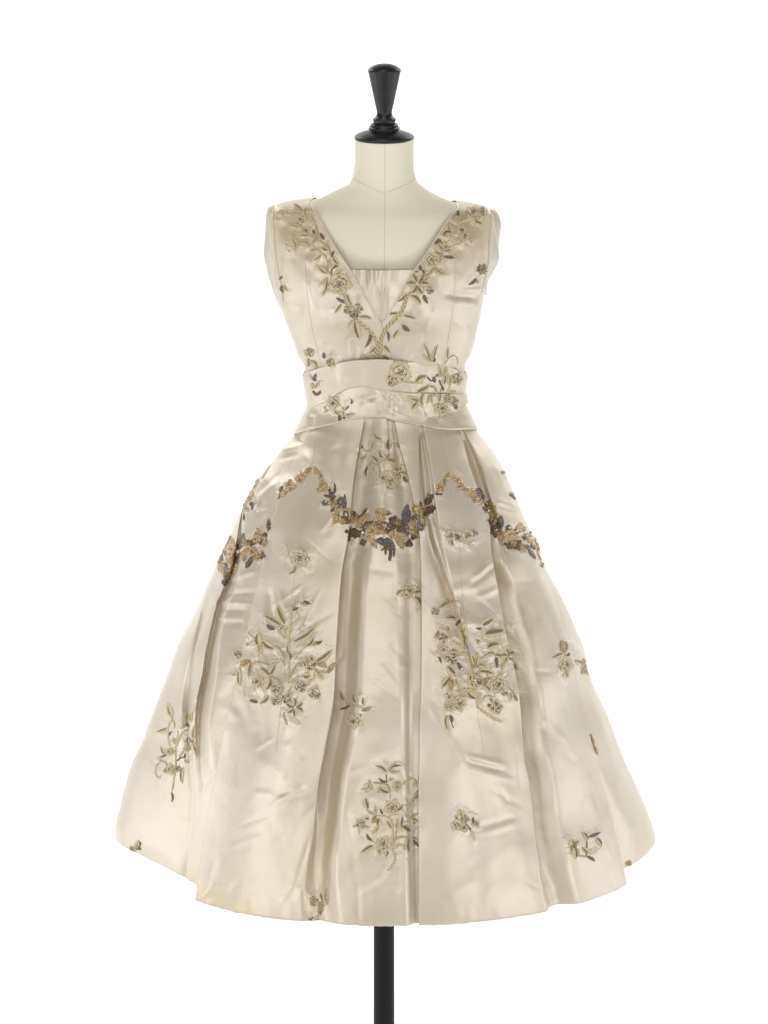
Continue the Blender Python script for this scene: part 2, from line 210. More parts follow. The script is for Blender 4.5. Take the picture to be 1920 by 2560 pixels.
# ---------------------------------------------------------------- embroidery drawing data
# each block: name ; label ; frame (x0 y0 scale) then strokes in that frame
# L base tip width kind | S points... width kind | F centre radius petals kind | B centre radius kind
EMB = r"""
@embroidered_spray|trailing flowering vine down the left side of the neckline|650 490 5.143
S 690 290 600 220 480 190 360 200 250 170 14 c
S 205 240 230 200 280 210 295 260 270 310 225 305 210 270 9 c
L 430 110 545 190 36 h
L 600 235 600 140 44 c
F 530 300 78 5 r
L 520 390 375 350 44 c
S 740 540 742 450 705 340 680 280 14 h
S 690 525 620 490 560 440 525 370 15 h
L 640 505 490 485 50 c
L 600 470 580 425 26 d
L 700 490 672 435 32 d
S 690 610 712 560 740 530 12 g
L 830 560 780 470 46 d
S 920 800 900 720 870 660 800 600 750 570 17 h
L 905 690 872 570 44 c
L 885 690 795 650 48 h
L 455 690 405 505 80 c
L 440 640 480 560 40 c
S 640 650 600 610 540 600 480 645 26 h
B 330 635 15 s
B 365 715 15 s
S 865 835 830 770 780 720 700 690 18 c
L 705 690 640 700 40 c
L 780 768 680 822 46 c
S 930 1050 870 950 870 880 900 800 19 h
S 925 1005 920 950 960 918 14 d
L 950 925 1000 895 32 d
S 940 930 900 850 12 c
L 930 790 955 710 32 d
L 950 780 1025 880 50 h
L 870 1000 720 880 64 c
L 960 1020 1062 955 46 c
L 870 1050 765 1150 40 c
L 862 1060 795 1300 44 h
F 1030 1140 158 5 r
S 1070 1250 1095 1310 1110 1400 30 h
L 1110 1260 1185 1410 50 h
L 1100 1375 980 1310 50 d
L 1050 1385 958 1512 40 h
L 1240 1390 1257 1255 34 p
F 1140 1460 75 4 h
F 1260 1450 75 4 h
F 1210 1525 62 5 d
S 1210 1560 1300 1640 1400 1720 1480 1830 1515 1940 36 h
L 1270 1560 1445 1578 48 h
L 1210 1600 1130 1690 44 c
L 1222 1595 1285 1855 76 h
L 1190 1750 1098 1842 36 p
L 1425 1740 1355 1945 48 d
S 1515 1920 1500 2000 1500 2090 52 h
L 1500 1930 1405 2030 50 h
S 1310 2100 1300 2050 1340 2030 1350 2055 14 c
@embroidered_spray|tiny dark leaf sprig beside the left armhole|650 490 5.143
L 285 1030 245 1075 30 d
L 280 1145 302 1245 34 d
L 310 1140 362 1222 26 c
@embroidered_spray|budding sprig left above the sash|650 490 5.143
F 635 2010 62 4 h
L 620 2060 570 1975 34 c
L 620 2195 615 2080 50 h
L 735 2205 650 2110 52 h
@embroidered_spray|small rosebud and lilac leaf above the sash|650 490 5.143
L 830 2090 818 2010 42 v
L 890 2080 932 2008 36 p
F 905 2140 62 4 h
@embroidered_spray|trailing flowering vine down the right side of the neckline|950 490 5.145
F 1200 215 100 5 r
F 1315 205 68 4 h
B 1215 232 12 s
B 1150 205 9 s
S 1220 280 1240 320 1300 350 17 d
S 1230 290 1120 295 1010 350 22 c
L 1010 260 1008 185 36 d
S 930 310 960 260 1050 270 1120 250 18 h
F 1050 440 66 5 c
F 1090 520 66 5 c
S 920 520 1000 545 1060 550 15 h
S 950 630 1020 620 1070 570 15 c
B 1170 560 13 c
B 1180 592 13 c
B 1120 632 13 c
L 900 460 870 365 36 h
S 910 465 850 460 815 505 20 d
S 880 500 905 550 860 600 840 660 14 c
S 800 610 770 570 740 565 14 d
L 780 570 658 602 40 d
L 810 690 745 630 44 h
L 830 690 875 640 40 h
L 820 710 905 685 36 h
L 810 730 700 705 44 h
L 825 780 955 795 42 d
S 820 700 780 780 750 860 18 h
F 670 825 108 5 r
B 690 800 15 s
B 715 866 13 s
B 640 850 10 s
L 690 930 865 1010 66 c
L 700 900 795 850 46 c
S 690 930 640 1000 500 1090 30 h
L 500 985 425 962 36 h
L 522 962 508 895 42 d
L 540 950 565 1015 34 d
F 480 1130 138 6 s
B 530 1110 13 s
B 490 1162 13 s
L 560 1080 632 1035 46 c
F 640 1215 52 4 h
B 630 1195 13 s
L 560 1270 612 1385 50 d
S 440 1210 360 1280 320 1380 280 1490 200 1580 100 1680 40 1780 12 1880 12 2080 42 h
L 335 1260 222 1362 64 h
L 390 1280 522 1402 76 h
L 240 1510 88 1520 52 h
L 300 1530 463 1582 56 h
L 278 1540 270 1665 52 p
L 240 1560 128 1645 48 h
L 290 1660 384 1732 58 d
L 242 1718 168 1835 46 h
L 95 1740 107 1872 34 d
L 40 1930 132 2012 58 h
L 30 2070 120 2105 26 d
@embroidered_spray|dark pompon flower and leaf beside the right armhole|950 490 5.145
F 1310 940 68 8 d
L 1232 1058 1136 1142 36 d
L 1240 1062 1252 1125 40 h
@embroidered_spray|four blade leaf sprig rising right above the sash|950 490 5.145
L 660 2130 552 1888 36 h
L 680 2110 748 1908 34 h
L 670 2130 548 2028 46 c
L 680 2130 714 2088 30 d
@embroidered_spray|thin curling tendril rising right above the sash|950 490 5.145
L 870 2100 877 1938 26 h
S 870 2100 940 2050 990 2080 1000 2170 13 c
S 870 2110 830 2150 11 c
@embroidered_spray|tulip bud with dark hooked stem on the sash|720 870 6.9125
L 470 580 486 436 56 d
L 430 570 378 450 32 p
L 432 712 412 595 52 c
L 468 700 522 556 52 c
L 490 600 604 568 26 p
S 430 740 480 800 535 785 550 740 40 d
@embroidered_spray|rose with leafy stem on the left of the sash|720 870 6.9125
F 790 950 126 5 r
L 810 1080 890 1160 42 h
L 880 1160 884 1285 62 d
S 800 1080 900 1100 1000 1130 15 c
L 1000 1160 1165 1128 58 c
L 990 1090 925 1008 32 c
L 1000 1070 1062 998 28 d
L 1100 970 1090 885 42 d
L 950 1170 950 1088 30 h
L 1000 1150 1042 1242 42 p
B 970 1210 20 k
L 690 1060 638 1135 36 c
L 640 1060 628 998 30 c
@embroidered_spray|broad rose and leafy bouquet across the right of the sash|940 840 5.925
F 350 530 180 5 r
F 250 650 105 4 h
B 300 500 18 s
S 400 670 520 690 600 692 700 690 24 c
L 590 690 762 592 86 h
S 760 600 790 650 830 668 18 d
L 862 692 860 598 60 d
S 880 605 910 570 930 575 16 d
L 965 590 923 425 64 c
L 990 580 1046 456 50 c
L 1000 570 910 606 44 c
L 995 720 1032 578 46 h
S 940 650 960 720 1000 760 20 d
L 985 745 1000 812 46 d
L 1080 725 1072 552 56 c
S 1130 650 1100 720 1075 790 17 c
F 1195 635 92 5 h
L 1182 822 1045 800 34 c
L 608 830 790 722 76 h
S 790 750 860 760 902 825 28 h
L 712 842 688 1050 52 h
L 780 870 748 1012 42 c
L 820 852 838 1004 46 c
L 850 860 895 905 34 c
L 952 860 928 975 46 h
S 965 770 958 860 950 900 15 h
L 640 970 465 895 100 c
L 625 960 520 1088 70 h
F 970 1070 128 6 r
L 972 1170 945 1255 36 p
F 1070 925 72 4 h
F 1150 962 76 4 h
L 1168 1005 1182 1092 52 d
S 1010 840 1100 860 1130 900 15 c
S 1175 480 1235 530 1250 565 12 c
@embroidered_spray|pale flowering spray at the top centre of the skirt|880 1060 9.217
L 690 350 505 210 96 h
S 690 350 695 440 660 560 17 c
L 740 790 655 600 106 h
S 600 520 610 650 615 780 660 820 20 c
S 740 450 800 600 850 640 17 c
S 600 960 660 880 760 820 900 800 990 820 22 h
L 760 820 875 695 66 h
L 800 840 1005 925 66 h
S 810 860 900 920 1010 900 1210 950 24 c
L 850 810 985 778 46 c
L 590 905 445 745 96 h
S 600 960 500 930 330 960 22 h
L 362 978 328 1215 48 d
L 480 990 465 1195 56 c
L 240 1080 232 1315 46 p
L 342 728 195 795 56 h
L 332 750 228 905 50 c
S 350 640 345 690 330 720 14 c
S 250 560 340 620 430 590 500 520 22 h
L 468 572 502 425 66 h
L 245 495 220 565 40 d
S 620 1000 640 1100 640 1200 26 h
F 715 1260 165 5 r
F 860 1330 118 4 h
L 800 1385 535 1340 96 p
L 800 1440 1115 1532 58 c
S 790 1440 790 1540 775 1645 24 p
L 800 1440 895 1502 46 d
S 740 1110 800 1080 1000 1090 24 c
F 1080 1110 138 5 s
B 1080 1090 20 s
B 1122 1110 15 s
B 1060 1142 15 s
L 1090 1180 1038 1345 56 c
L 1180 1205 1295 1345 78 d
L 1150 1100 1255 1165 86 h
L 852 605 840 355 60 d
L 850 560 795 455 46 d
S 890 530 940 440 1080 480 22 h
L 960 430 1012 325 76 p
L 1000 500 1105 545 56 h
@embroidered_spray|tall flowering bouquet on the left front of the skirt|580 1480 5.268
S 740 1200 755 900 750 600 780 350 800 180 26 c
L 890 120 935 15 36 p
L 940 118 1034 158 50 d
L 890 140 994 194 46 c
S 800 230 830 160 885 100 18 h
L 800 245 878 208 42 d
S 800 410 870 370 880 300 840 270 20 c
L 700 430 598 165 88 h
L 645 445 405 295 68 h
L 565 492 455 425 62 d
S 650 430 690 520 720 620 24 c
S 600 500 650 560 700 620 22 c
L 640 505 685 428 36 h
L 810 662 1115 436 68 h
S 960 440 910 440 880 480 900 520 12 c
L 780 885 728 715 32 d
L 980 712 1076 598 58 h
L 1075 672 1194 640 46 d
L 1055 702 1135 690 40 c
S 820 900 900 780 980 720 20 c
S 700 880 640 770 560 710 26 h
L 562 742 395 615 86 h
L 360 705 352 535 90 h
L 345 690 352 835 80 c
S 310 620 240 570 210 530 18 c
S 300 640 240 660 180 690 17 c
B 190 695 18 g
S 690 970 650 900 560 900 490 940 28 c
S 480 960 400 940 300 920 22 h
L 245 905 55 945 66 g
F 80 825 58 3 h
L 250 930 228 1125 62 h
L 90 970 102 1245 56 h
S 0 1100 70 1090 13 c
L 500 1090 575 955 66 h
L 500 1112 365 998 78 h
S 650 1230 600 1160 500 1120 28 h
L 502 1130 438 1295 88 h
F 340 1180 90 3 r
L 312 1280 185 1335 52 p
L 335 1462 228 1428 50 d
L 482 1370 362 1475 68 h
F 600 1275 92 4 h
F 585 1430 82 4 h
S 640 1200 655 1270 660 1330 22 h
S 750 1200 820 1150 880 1090 28 c
F 905 1245 92 4 h
L 935 1105 1036 1105 78 h
S 1080 1080 1080 1140 1030 1180 1000 1240 26 c
F 1085 1330 92 3 h
S 900 990 930 950 970 920 22 h
F 1025 945 105 4 h
L 1118 922 1326 748 78 h
L 1100 930 1256 992 66 g
S 1180 1040 1230 1060 1270 1060 19 h
L 1262 1068 1364 925 58 g
L 1085 1010 1206 1155 78 c
S 770 1130 840 980 960 900 22 h
S 740 1330 760 1290 780 1260 20 h
F 830 1520 118 6 s
B 835 1520 18 s
S 680 1580 690 1650 730 1750 26 h
L 745 1605 915 1745 66 p
F 722 1400 76 4 h
@embroidered_spray|large leafy bouquet on the right front of the skirt|1060 1460 5.531
S 740 1680 720 1500 680 1350 620 1050 540 900 430 800 26 c
S 740 1700 900 1820 1070 1910 32 c
S 520 480 530 350 500 260 400 230 330 250 18 c
L 335 250 195 335 68 h
F 160 375 66 4 h
L 320 270 308 195 36 c
L 435 492 305 478 66 h
L 438 585 508 485 36 d
L 545 885 465 610 96 h
L 560 875 562 495 90 c
S 500 870 400 800 350 720 26 c
F 265 745 82 4 h
S 320 660 260 620 200 610 22 c
L 205 655 148 755 36 g
L 335 655 330 575 48 h
F 260 905 98 5 r
B 260 885 15 s
B 290 885 13 s
L 185 985 95 938 54 p
L 190 1000 234 1102 30 d
L 455 932 345 930 50 h
F 380 1030 98 3 h
S 450 940 540 960 600 1010 22 c
L 795 565 958 475 84 h
L 790 622 718 610 36 d
S 830 800 800 700 790 620 15 c
L 838 702 1135 638 140 h
L 772 772 738 828 66 h
L 868 892 1066 828 96 h
S 790 1040 860 980 960 940 22 h
L 868 982 975 958 66 h
L 998 1008 1010 1165 42 d
L 980 980 1096 1002 58 h
F 1160 995 98 5 s
B 1195 1000 15 s
L 1120 945 1075 865 46 p
L 1112 1080 1078 1205 66 c
L 1258 1088 1304 1195 46 h
L 525 1205 455 1085 60 d
B 515 1180 20 s
L 432 1255 325 1125 86 h
S 550 1320 480 1280 430 1270 20 c
L 362 1280 238 1455 78 h
L 390 1318 384 1475 66 g
L 440 1310 496 1455 66 c
L 700 1130 640 945 66 c
L 720 1130 752 945 66 c
L 740 1112 886 1132 76 c
L 705 1140 636 1140 46 g
L 720 1140 775 1130 36 g
L 760 1200 976 1252 78 h
F 712 1330 116 4 h
L 838 1405 904 1285 62 g
F 1022 1390 140 6 r
B 1000 1465 14 s
B 1115 1475 15 s
F 1110 1500 56 3 h
L 915 1482 825 1398 56 h
S 1150 1430 1230 1490 1290 1620 20 h
L 1232 1490 1306 1512 56 p
L 1190 1500 1178 1626 50 c
L 1242 1520 1292 1624 36 d
S 720 1560 680 1470 560 1460 490 1480 32 c
L 722 1582 596 1476 78 h
S 470 1560 530 1530 610 1560 22 h
F 485 1655 118 6 r
F 350 1690 86 5 r
F 345 1550 68 3 c
B 435 1630 18 s
B 345 1680 15 s
L 320 1810 347 2035 46 h
L 358 1808 382 1925 56 d
S 380 1920 395 1960 410 1990 11 d
S 770 1680 775 1590 780 1500 26 c
S 810 1610 850 1550 950 1560 22 h
L 902 1652 888 1702 46 d
L 942 1580 930 1642 42 h
F 1000 1705 96 4 h
@embroidered_spray|low flowering bush near the hem at the centre front|860 1880 6.505
S 710 1930 800 1820 830 1720 820 1650 780 1600 28 c
S 790 1590 790 1400 790 1250 760 1100 640 1040 540 1040 24 c
S 800 1580 830 1400 860 1250 24 c
L 782 1252 695 1118 46 h
F 785 905 140 6 r
S 750 770 750 680 760 620 17 c
S 700 500 692 430 690 360 14 d
L 692 492 568 426 42 d
L 692 332 505 215 66 h
L 712 212 645 115 46 p
L 710 302 842 158 52 c
L 720 272 936 220 40 d
L 738 312 906 312 56 c
L 730 452 815 440 46 c
S 760 640 700 540 580 510 470 500 28 h
L 742 652 555 558 86 h
L 602 618 555 676 46 c
S 410 450 440 560 470 600 28 h
F 395 570 76 3 c
B 305 605 22 c
B 365 642 20 c
F 870 565 76 5 r
L 925 490 795 500 56 c
S 920 550 1000 480 1080 430 1150 450 1165 540 30 c
S 940 870 1060 840 1130 740 22 c
L 1128 752 1205 685 66 h
L 1128 762 1198 615 46 g
L 895 955 955 875 86 h
L 382 932 345 735 86 h
S 540 1040 450 1000 370 940 22 h
L 522 1012 514 855 40 c
L 632 1012 598 915 36 d
L 502 1040 465 1165 66 g
L 402 1060 335 1080 66 h
F 270 1165 92 4 h
S 230 1170 320 1190 400 1230 28 h
B 160 1210 22 c
S 240 1230 242 1290 240 1340 18 c
L 592 1080 556 1205 94 h
L 562 1190 445 1325 52 c
F 635 1500 138 5 r
B 700 1425 12 s
L 452 1442 366 1326 50 d
S 600 1500 520 1490 450 1440 17 c
L 485 1518 265 1645 78 h
L 602 1560 590 1685 106 c
L 692 1600 680 1706 66 h
L 848 1242 872 1085 56 c
L 930 1222 952 1045 32 d
S 870 1230 950 1240 1010 1280 26 c
L 955 1198 1074 1296 54 d
S 970 1150 1010 1130 1060 1110 17 c
L 1055 1112 1206 995 56 c
L 1128 1130 1142 1196 36 c
L 1098 1102 1206 1132 46 h
S 820 1440 880 1390 1030 1380 30 h
S 830 1580 880 1510 960 1520 990 1600 32 c
L 1040 1408 1050 1646 50 h
L 1088 1400 1215 1432 48 c
L 1118 1438 1214 1544 56 d
@embroidered_spray|round pompon blossom below the left garland end|700 1340 4.608
F 240 260 112 7 r
L 92 222 22 188 52 p
L 92 222 74 95 42 p
L 182 350 98 436 52 h
@embroidered_spray|blossom cut off by the pleat under the centre garland|700 1340 4.608
F 1480 630 104 5 r
B 1500 575 11 s
B 1470 652 11 s
L 1430 630 1335 684 56 h
L 1530 640 1625 640 56 h
L 1540 700 1625 825 66 h
@embroidered_spray|pale bow of blossoms across the seam on the right|1060 1160 5.184
F 340 930 82 5 c
F 435 945 40 4 d
F 560 920 84 4 c
F 650 900 52 3 h
L 335 985 385 1062 56 h
S 470 1000 560 1040 650 990 12 c
@embroidered_spray|stray dark and gold leaves at the right hip edge|1060 1160 5.184
L 1190 462 1098 398 26 d
L 1190 402 1108 368 24 g
L 1052 122 998 88 30 g
@embroidered_spray|small flower with sprouting leaves beside the deep pleat|840 1700 13.825
L 300 700 145 375 116 h
L 485 880 115 1005 96 d
S 330 720 420 800 600 870 900 900 50 c
L 745 805 630 465 120 h
L 940 880 938 595 116 h
L 900 1065 1235 945 116 g
B 880 980 46 s
F 640 1420 290 5 r
S 900 1180 865 1210 830 1245 26 d
B 550 1320 22 s
@embroidered_spray|upright bouquet on the left side of the skirt|370 1740 7.9
S 500 1830 510 1650 540 1500 550 1300 550 1000 580 850 600 700 20 c
L 465 1900 470 2095 32 d
S 490 1740 480 1820 470 1900 12 c
L 472 392 398 135 106 c
S 470 390 480 460 520 520 530 640 19 h
S 470 480 420 540 400 700 410 900 440 1000 19 c
L 392 628 165 702 66 h
L 418 785 474 696 30 d
L 562 902 486 816 42 c
S 550 980 500 900 420 890 17 c
S 570 980 620 840 680 720 770 680 28 c
L 648 652 726 555 46 c
L 762 545 788 255 100 h
L 868 325 935 238 58 p
L 852 505 882 300 60 c
L 748 540 824 604 46 d
L 898 852 922 572 76 c
L 888 898 962 1215 66 c
S 860 910 885 890 905 870 17 d
F 792 885 66 4 h
F 780 1030 84 5 r
S 620 1200 660 1140 700 1090 44 c
F 435 1095 88 4 r
L 372 1172 252 1002 56 h
L 372 1172 244 1214 36 d
F 460 1440 116 6 r
B 465 1430 16 s
F 362 1480 56 3 h
F 582 1440 66 4 h
S 400 1400 340 1310 250 1280 26 h
L 262 1292 186 1195 36 p
S 250 1290 170 1380 150 1480 170 1580 220 1620 250 1560 20 c
S 580 1280 640 1220 710 1220 26 d
L 718 1232 734 1128 36 d
L 728 1250 806 1325 46 c
L 702 1400 678 1726 66 h
L 522 1132 496 1056 36 h
@embroidered_spray|golden rose with two leaves on the right side panel|1370 1580 6.508
L 262 335 205 135 116 g
L 275 330 302 158 46 h
L 235 368 76 424 76 h
S 265 330 280 370 290 400 12 c
L 300 390 352 338 36 d
F 290 540 126 6 r
L 280 655 322 748 96 c
@embroidered_spray|gold edged blossom on the right silhouette|1370 1580 6.508
F 590 570 62 4 s
L 545 522 445 458 66 h
L 572 512 582 426 52 g
L 592 610 545 686 66 g
L 610 610 682 705 66 g
B 620 610 14 s
@embroidered_spray|narrow gold leaf peeping out of the side fold|1370 1580 6.508
L 740 1850 684 1655 30 g
L 740 1850 802 2005 30 g
@embroidered_spray|half rose with a stalk low on the right front|1080 1980 10.369
L 770 625 720 440 180 c
L 680 640 585 655 96 h
F 645 860 165 3 c
F 850 700 135 4 h
F 820 930 126 4 r
S 880 840 950 910 1010 990 38 d
L 1010 975 1115 1275 86 p
L 1050 800 1072 655 66 d
L 1100 760 1225 845 56 d
L 1008 830 1235 935 116 c
@embroidered_spray|rose and leafy twig near the right hem corner|1400 2040 6.38
L 230 470 178 368 120 c
L 232 470 292 388 66 h
F 215 480 44 4 d
L 220 500 240 685 120 h
L 180 490 180 605 56 h
S 250 500 300 620 420 650 26 h
S 420 640 425 520 430 400 15 d
L 442 382 345 255 60 h
L 458 335 644 258 58 d
L 558 348 656 494 66 h
L 450 582 606 508 96 p
L 452 602 355 495 66 h
L 438 636 556 724 52 d
@embroidered_spray|gold petals cut by the hem of the back panel|1400 2040 6.38
F 1095 755 48 3 g
@embroidered_spray|brown and gold cluster on the hem below the deep pleat|740 2180 13.825
L 952 1005 825 722 136 h
S 1040 560 1060 750 1060 900 1100 1100 90 h
F 600 960 136 4 g
F 580 1100 106 4 h
F 850 1120 136 4 h
F 850 1250 116 3 g
F 830 1380 106 3 h
B 740 960 34 k
S 750 1460 740 1560 660 1600 680 1800 50 c
L 760 1615 772 1790 96 c
S 420 1600 510 1650 580 1540 42 d
@embroidered_spray|sprig cut by the hem at the far left|280 2060 7.54
L 430 455 502 295 86 c
L 490 442 545 335 36 d
L 460 442 554 484 56 d
F 390 478 74 4 h
@embroidered_spray|leafy spray wrapping over the left hip|520 1150 6.706
S 1040 90 960 220 900 320 17 c
S 830 340 760 480 700 600 640 720 605 850 610 900 24 c
L 800 400 855 315 36 h
L 760 480 805 395 42 h
L 722 562 698 495 32 c
L 740 622 765 535 36 h
F 690 640 46 4 h
L 642 722 630 655 36 d
L 602 782 612 715 36 d
F 640 820 52 3 h
L 600 1015 600 905 26 d
L 760 732 886 665 36 p
L 740 762 728 836 42 v
S 820 780 850 760 890 720 11 h
F 732 742 36 4 v
@bead_garland|left gold arm of the beaded garland|680 1150 7.541
L 610 270 722 138 56 G
L 440 390 640 240 90 G
B 550 230 14 k
L 480 385 575 405 36 g
F 335 470 98 4 G
L 255 570 445 468 96 G
B 360 380 18 k
L 140 680 295 556 76 G
S 125 735 140 700 155 670 14 K
L 150 605 207 485 40 V
@bead_garland|centre swag of the beaded garland, left half|680 1150 7.541
L 910 335 786 132 84 G
B 935 300 15 k
L 1005 605 915 355 136 G
L 985 560 812 562 50 G
S 1100 660 1080 540 36 K
S 1110 650 1180 600 1185 460 30 K
S 990 660 1060 690 1120 700 28 K
S 1120 620 1140 780 56 K
F 1175 690 30 4 V
S 960 800 980 830 1030 830 1100 790 40 V
B 985 770 20 v
F 1170 835 88 4 G
S 1295 715 1240 780 36 K
L 1240 905 1272 795 66 K
L 1108 975 1176 915 46 K
L 1350 920 1360 662 84 V
S 1200 960 1300 930 1490 940 44 G
L 1232 965 1180 1210 104 G
S 1350 1020 1380 960 1430 1010 1440 1080 20 K
L 1295 1078 1485 1132 76 K
F 1420 1152 64 4 K
L 1385 1160 1252 1152 116 G
L 1490 935 1505 1070 56 G
@bead_garland|centre swag of the beaded garland, thick middle|860 1220 6.9125
L 205 482 145 395 60 K
F 180 530 84 4 G
L 115 605 175 495 66 G
F 120 760 92 5 K
F 222 790 76 5 K
B 130 690 15 s
B 80 780 15 k
L 80 925 102 815 40 K
L 215 680 432 435 90 G
L 262 562 238 455 34 V
L 258 565 335 425 46 V
L 300 485 405 350 30 K
L 248 695 335 595 60 G
F 360 680 64 5 V
B 340 775 25 s
B 345 812 15 v
L 515 435 785 420 120 G
L 585 455 825 440 36 K
L 505 575 725 520 96 G
L 365 600 770 602 50 K
F 500 720 106 4 G
F 625 705 112 5 G
L 555 640 695 725 84 K
B 605 735 15 k
B 650 660 15 k
L 455 860 562 1045 86 G
L 398 828 508 925 76 G
B 545 1032 17 g
F 750 742 62 5 K
B 770 700 14 s
B 690 812 14 s
B 725 770 12 s
F 790 645 50 4 V
F 870 580 98 5 K
F 965 625 84 5 K
F 930 590 46 4 G
F 840 680 58 4 K
L 895 730 1126 690 66 K
L 1000 702 1106 615 42 K
L 1060 625 1092 285 130 V
L 1090 605 1112 385 56 K
L 1110 585 1154 475 46 K
L 1015 770 1136 792 66 V
F 840 800 72 4 G
L 930 760 1014 1065 120 G
L 938 800 1126 872 76 G
F 1125 960 66 3 K
L 1128 705 1224 555 96 G
F 1190 730 84 4 G
L 1238 738 1294 806 46 K
F 1200 842 54 3 K
L 1262 868 1284 765 46 G
S 1190 400 1200 320 1290 330 34 G
F 1290 400 84 4 G
F 1280 500 58 4 V
L 1202 565 1188 475 36 K
L 1352 745 1286 560 96 V
L 1392 648 1336 445 86 G
B 1420 650 12 s
B 1320 682 12 s
L 1342 395 1318 232 42 V
B 1350 290 13 s
S 1460 280 1440 110 26 K
S 1480 260 1490 120 26 K
S 1500 240 1530 110 24 K
F 1440 230 54 3 K
F 1470 380 74 5 K
F 1530 350 54 4 K
L 1462 358 1386 486 112 K
L 1348 425 1435 335 66 G
F 640 920 68 4 V
L 622 868 555 946 46 V
L 718 865 884 1086 104 V
S 870 1080 860 1170 28 V
L 690 895 722 1028 76 K
S 720 1000 720 1150 28 K
S 740 1020 800 1090 800 1180 780 1250 38 K
S 700 1030 660 1080 18 K
B 785 1275 20 s
F 330 940 52 4 K
@bead_garland|right arm of the beaded garland rising to the seam|1060 1160 5.184
S 130 390 200 330 230 290 18 G
F 220 300 58 4 G
S 260 230 290 170 340 130 34 G
S 350 130 400 190 440 230 32 G
L 398 198 494 222 42 G
S 450 220 490 260 500 300 26 G
F 470 300 32 3 G
S 500 300 560 330 600 350 22 G
L 508 362 664 338 52 G
F 620 370 58 4 G
L 636 448 784 514 64 G
L 656 428 744 504 44 G
L 737 392 686 315 54 V
F 740 430 44 4 V
B 780 510 9 k
S 140 400 200 390 250 400 15 K
F 815 570 54 5 K
B 830 610 11 s
L 830 478 852 565 36 K
@bead_garland|beaded swag crossing the right fold to the side edge|1060 1160 5.184
F 860 510 46 4 G
L 850 480 905 705 94 G
F 920 680 58 4 G
L 882 648 870 806 46 K
F 850 740 28 3 K
F 930 860 78 6 K
B 930 860 11 s
B 915 890 9 s
L 920 962 942 756 66 K
L 1000 825 984 664 64 V
L 990 828 1002 1046 64 G
S 1000 900 1020 970 40 G
F 1100 830 44 6 V
B 1100 830 17 s
F 1185 880 44 6 V
B 1190 880 19 s
F 1110 920 74 4 G
L 1048 970 1244 950 64 G
L 1228 884 1252 754 66 G
L 1300 875 1258 785 36 G
F 1310 940 38 5 K
B 1310 940 13 s
L 1328 898 1384 986 56 G
B 1375 890 19 k
S 1340 980 1400 1000 1440 1040 48 G
L 1396 958 1504 1086 66 G
S 1380 1060 1440 1100 22 K
F 1110 1060 50 5 K
F 1210 1050 64 6 K
L 1136 1062 1184 1006 66 G
L 1248 1112 1316 1056 94 G
L 1055 1052 1050 1018 26 K
L 1298 1048 1366 1114 42 V
L 1358 1108 1444 1234 34 V
S 1480 1100 1500 1180 1530 1240 38 G
L 1498 1158 1564 1246 56 G
F 1535 1300 34 4 G
B 1530 1330 13 k
@bead_garland|beaded swag wrapping round the left side|520 1150 6.706
L 340 1425 377 1258 36 V
L 238 1590 324 1345 66 G
L 250 1605 292 1475 36 K
L 178 1738 234 1595 76 K
F 300 1560 44 4 K
L 400 1445 406 1312 66 G
F 400 1500 92 5 G
F 382 1590 76 5 G
L 370 1765 360 1556 96 G
L 200 1875 252 1695 86 G
L 240 1925 272 1795 36 G
L 268 1805 314 1735 56 V
L 280 2005 332 1795 36 K
L 240 2085 302 1955 26 K
L 270 2105 332 1985 30 K
L 340 2005 372 1795 56 G
L 430 1905 474 1685 76 G
L 428 1755 442 1655 32 K
F 500 1450 50 4 K
F 480 1600 64 4 K
F 485 1530 44 4 G
L 545 1485 592 1232 50 V
B 580 1430 19 v
L 640 1485 608 1302 66 G
L 556 1625 654 1485 66 G
L 600 1705 622 1555 42 G
F 710 1400 58 5 K
L 756 1402 806 1388 36 K
F 680 1480 64 4 G
F 740 1530 84 5 G
L 830 1405 836 1150 96 G
F 800 1330 54 4 G
B 830 1160 15 k
F 890 1370 48 5 V
B 880 1350 11 s
B 905 1430 13 s
L 938 1292 964 1214 66 K
L 948 1464 962 1284 66 G
L 1020 1185 1016 994 50 V
L 636 1815 774 1595 66 V
L 800 1558 810 1706 76 G
F 890 1600 62 5 K
L 868 1642 904 1514 60 G
"""
SPRAYS = []
for blk in EMB.strip().split('@')[1:]:
    ls = blk.strip().split('\n'); nm, lab, fr = ls[0].split('|'); fx, fy, fs = map(float, fr.split())
    els = []
    for l in ls[1:]:
        t = l.split(); k = t[-1]; v = [float(a) for a in t[1:-1]]; c = t[0]
        P = lambda i: (fx + v[i]/fs, fy + v[i+1]/fs)
        if c == 'L': els.append(('L', [P(0), P(2)], v[4]/fs, k))
        elif c == 'S': els.append(('S', [P(i) for i in range(0, len(v)-1, 2)], v[-1]/fs, k))
        elif c == 'F': els.append(('F', [P(0)], v[2]/fs, (int(v[3]), k)))
        elif c == 'B': els.append(('B', [P(0)], v[2]/fs, k))
    SPRAYS.append((nm, lab, els))
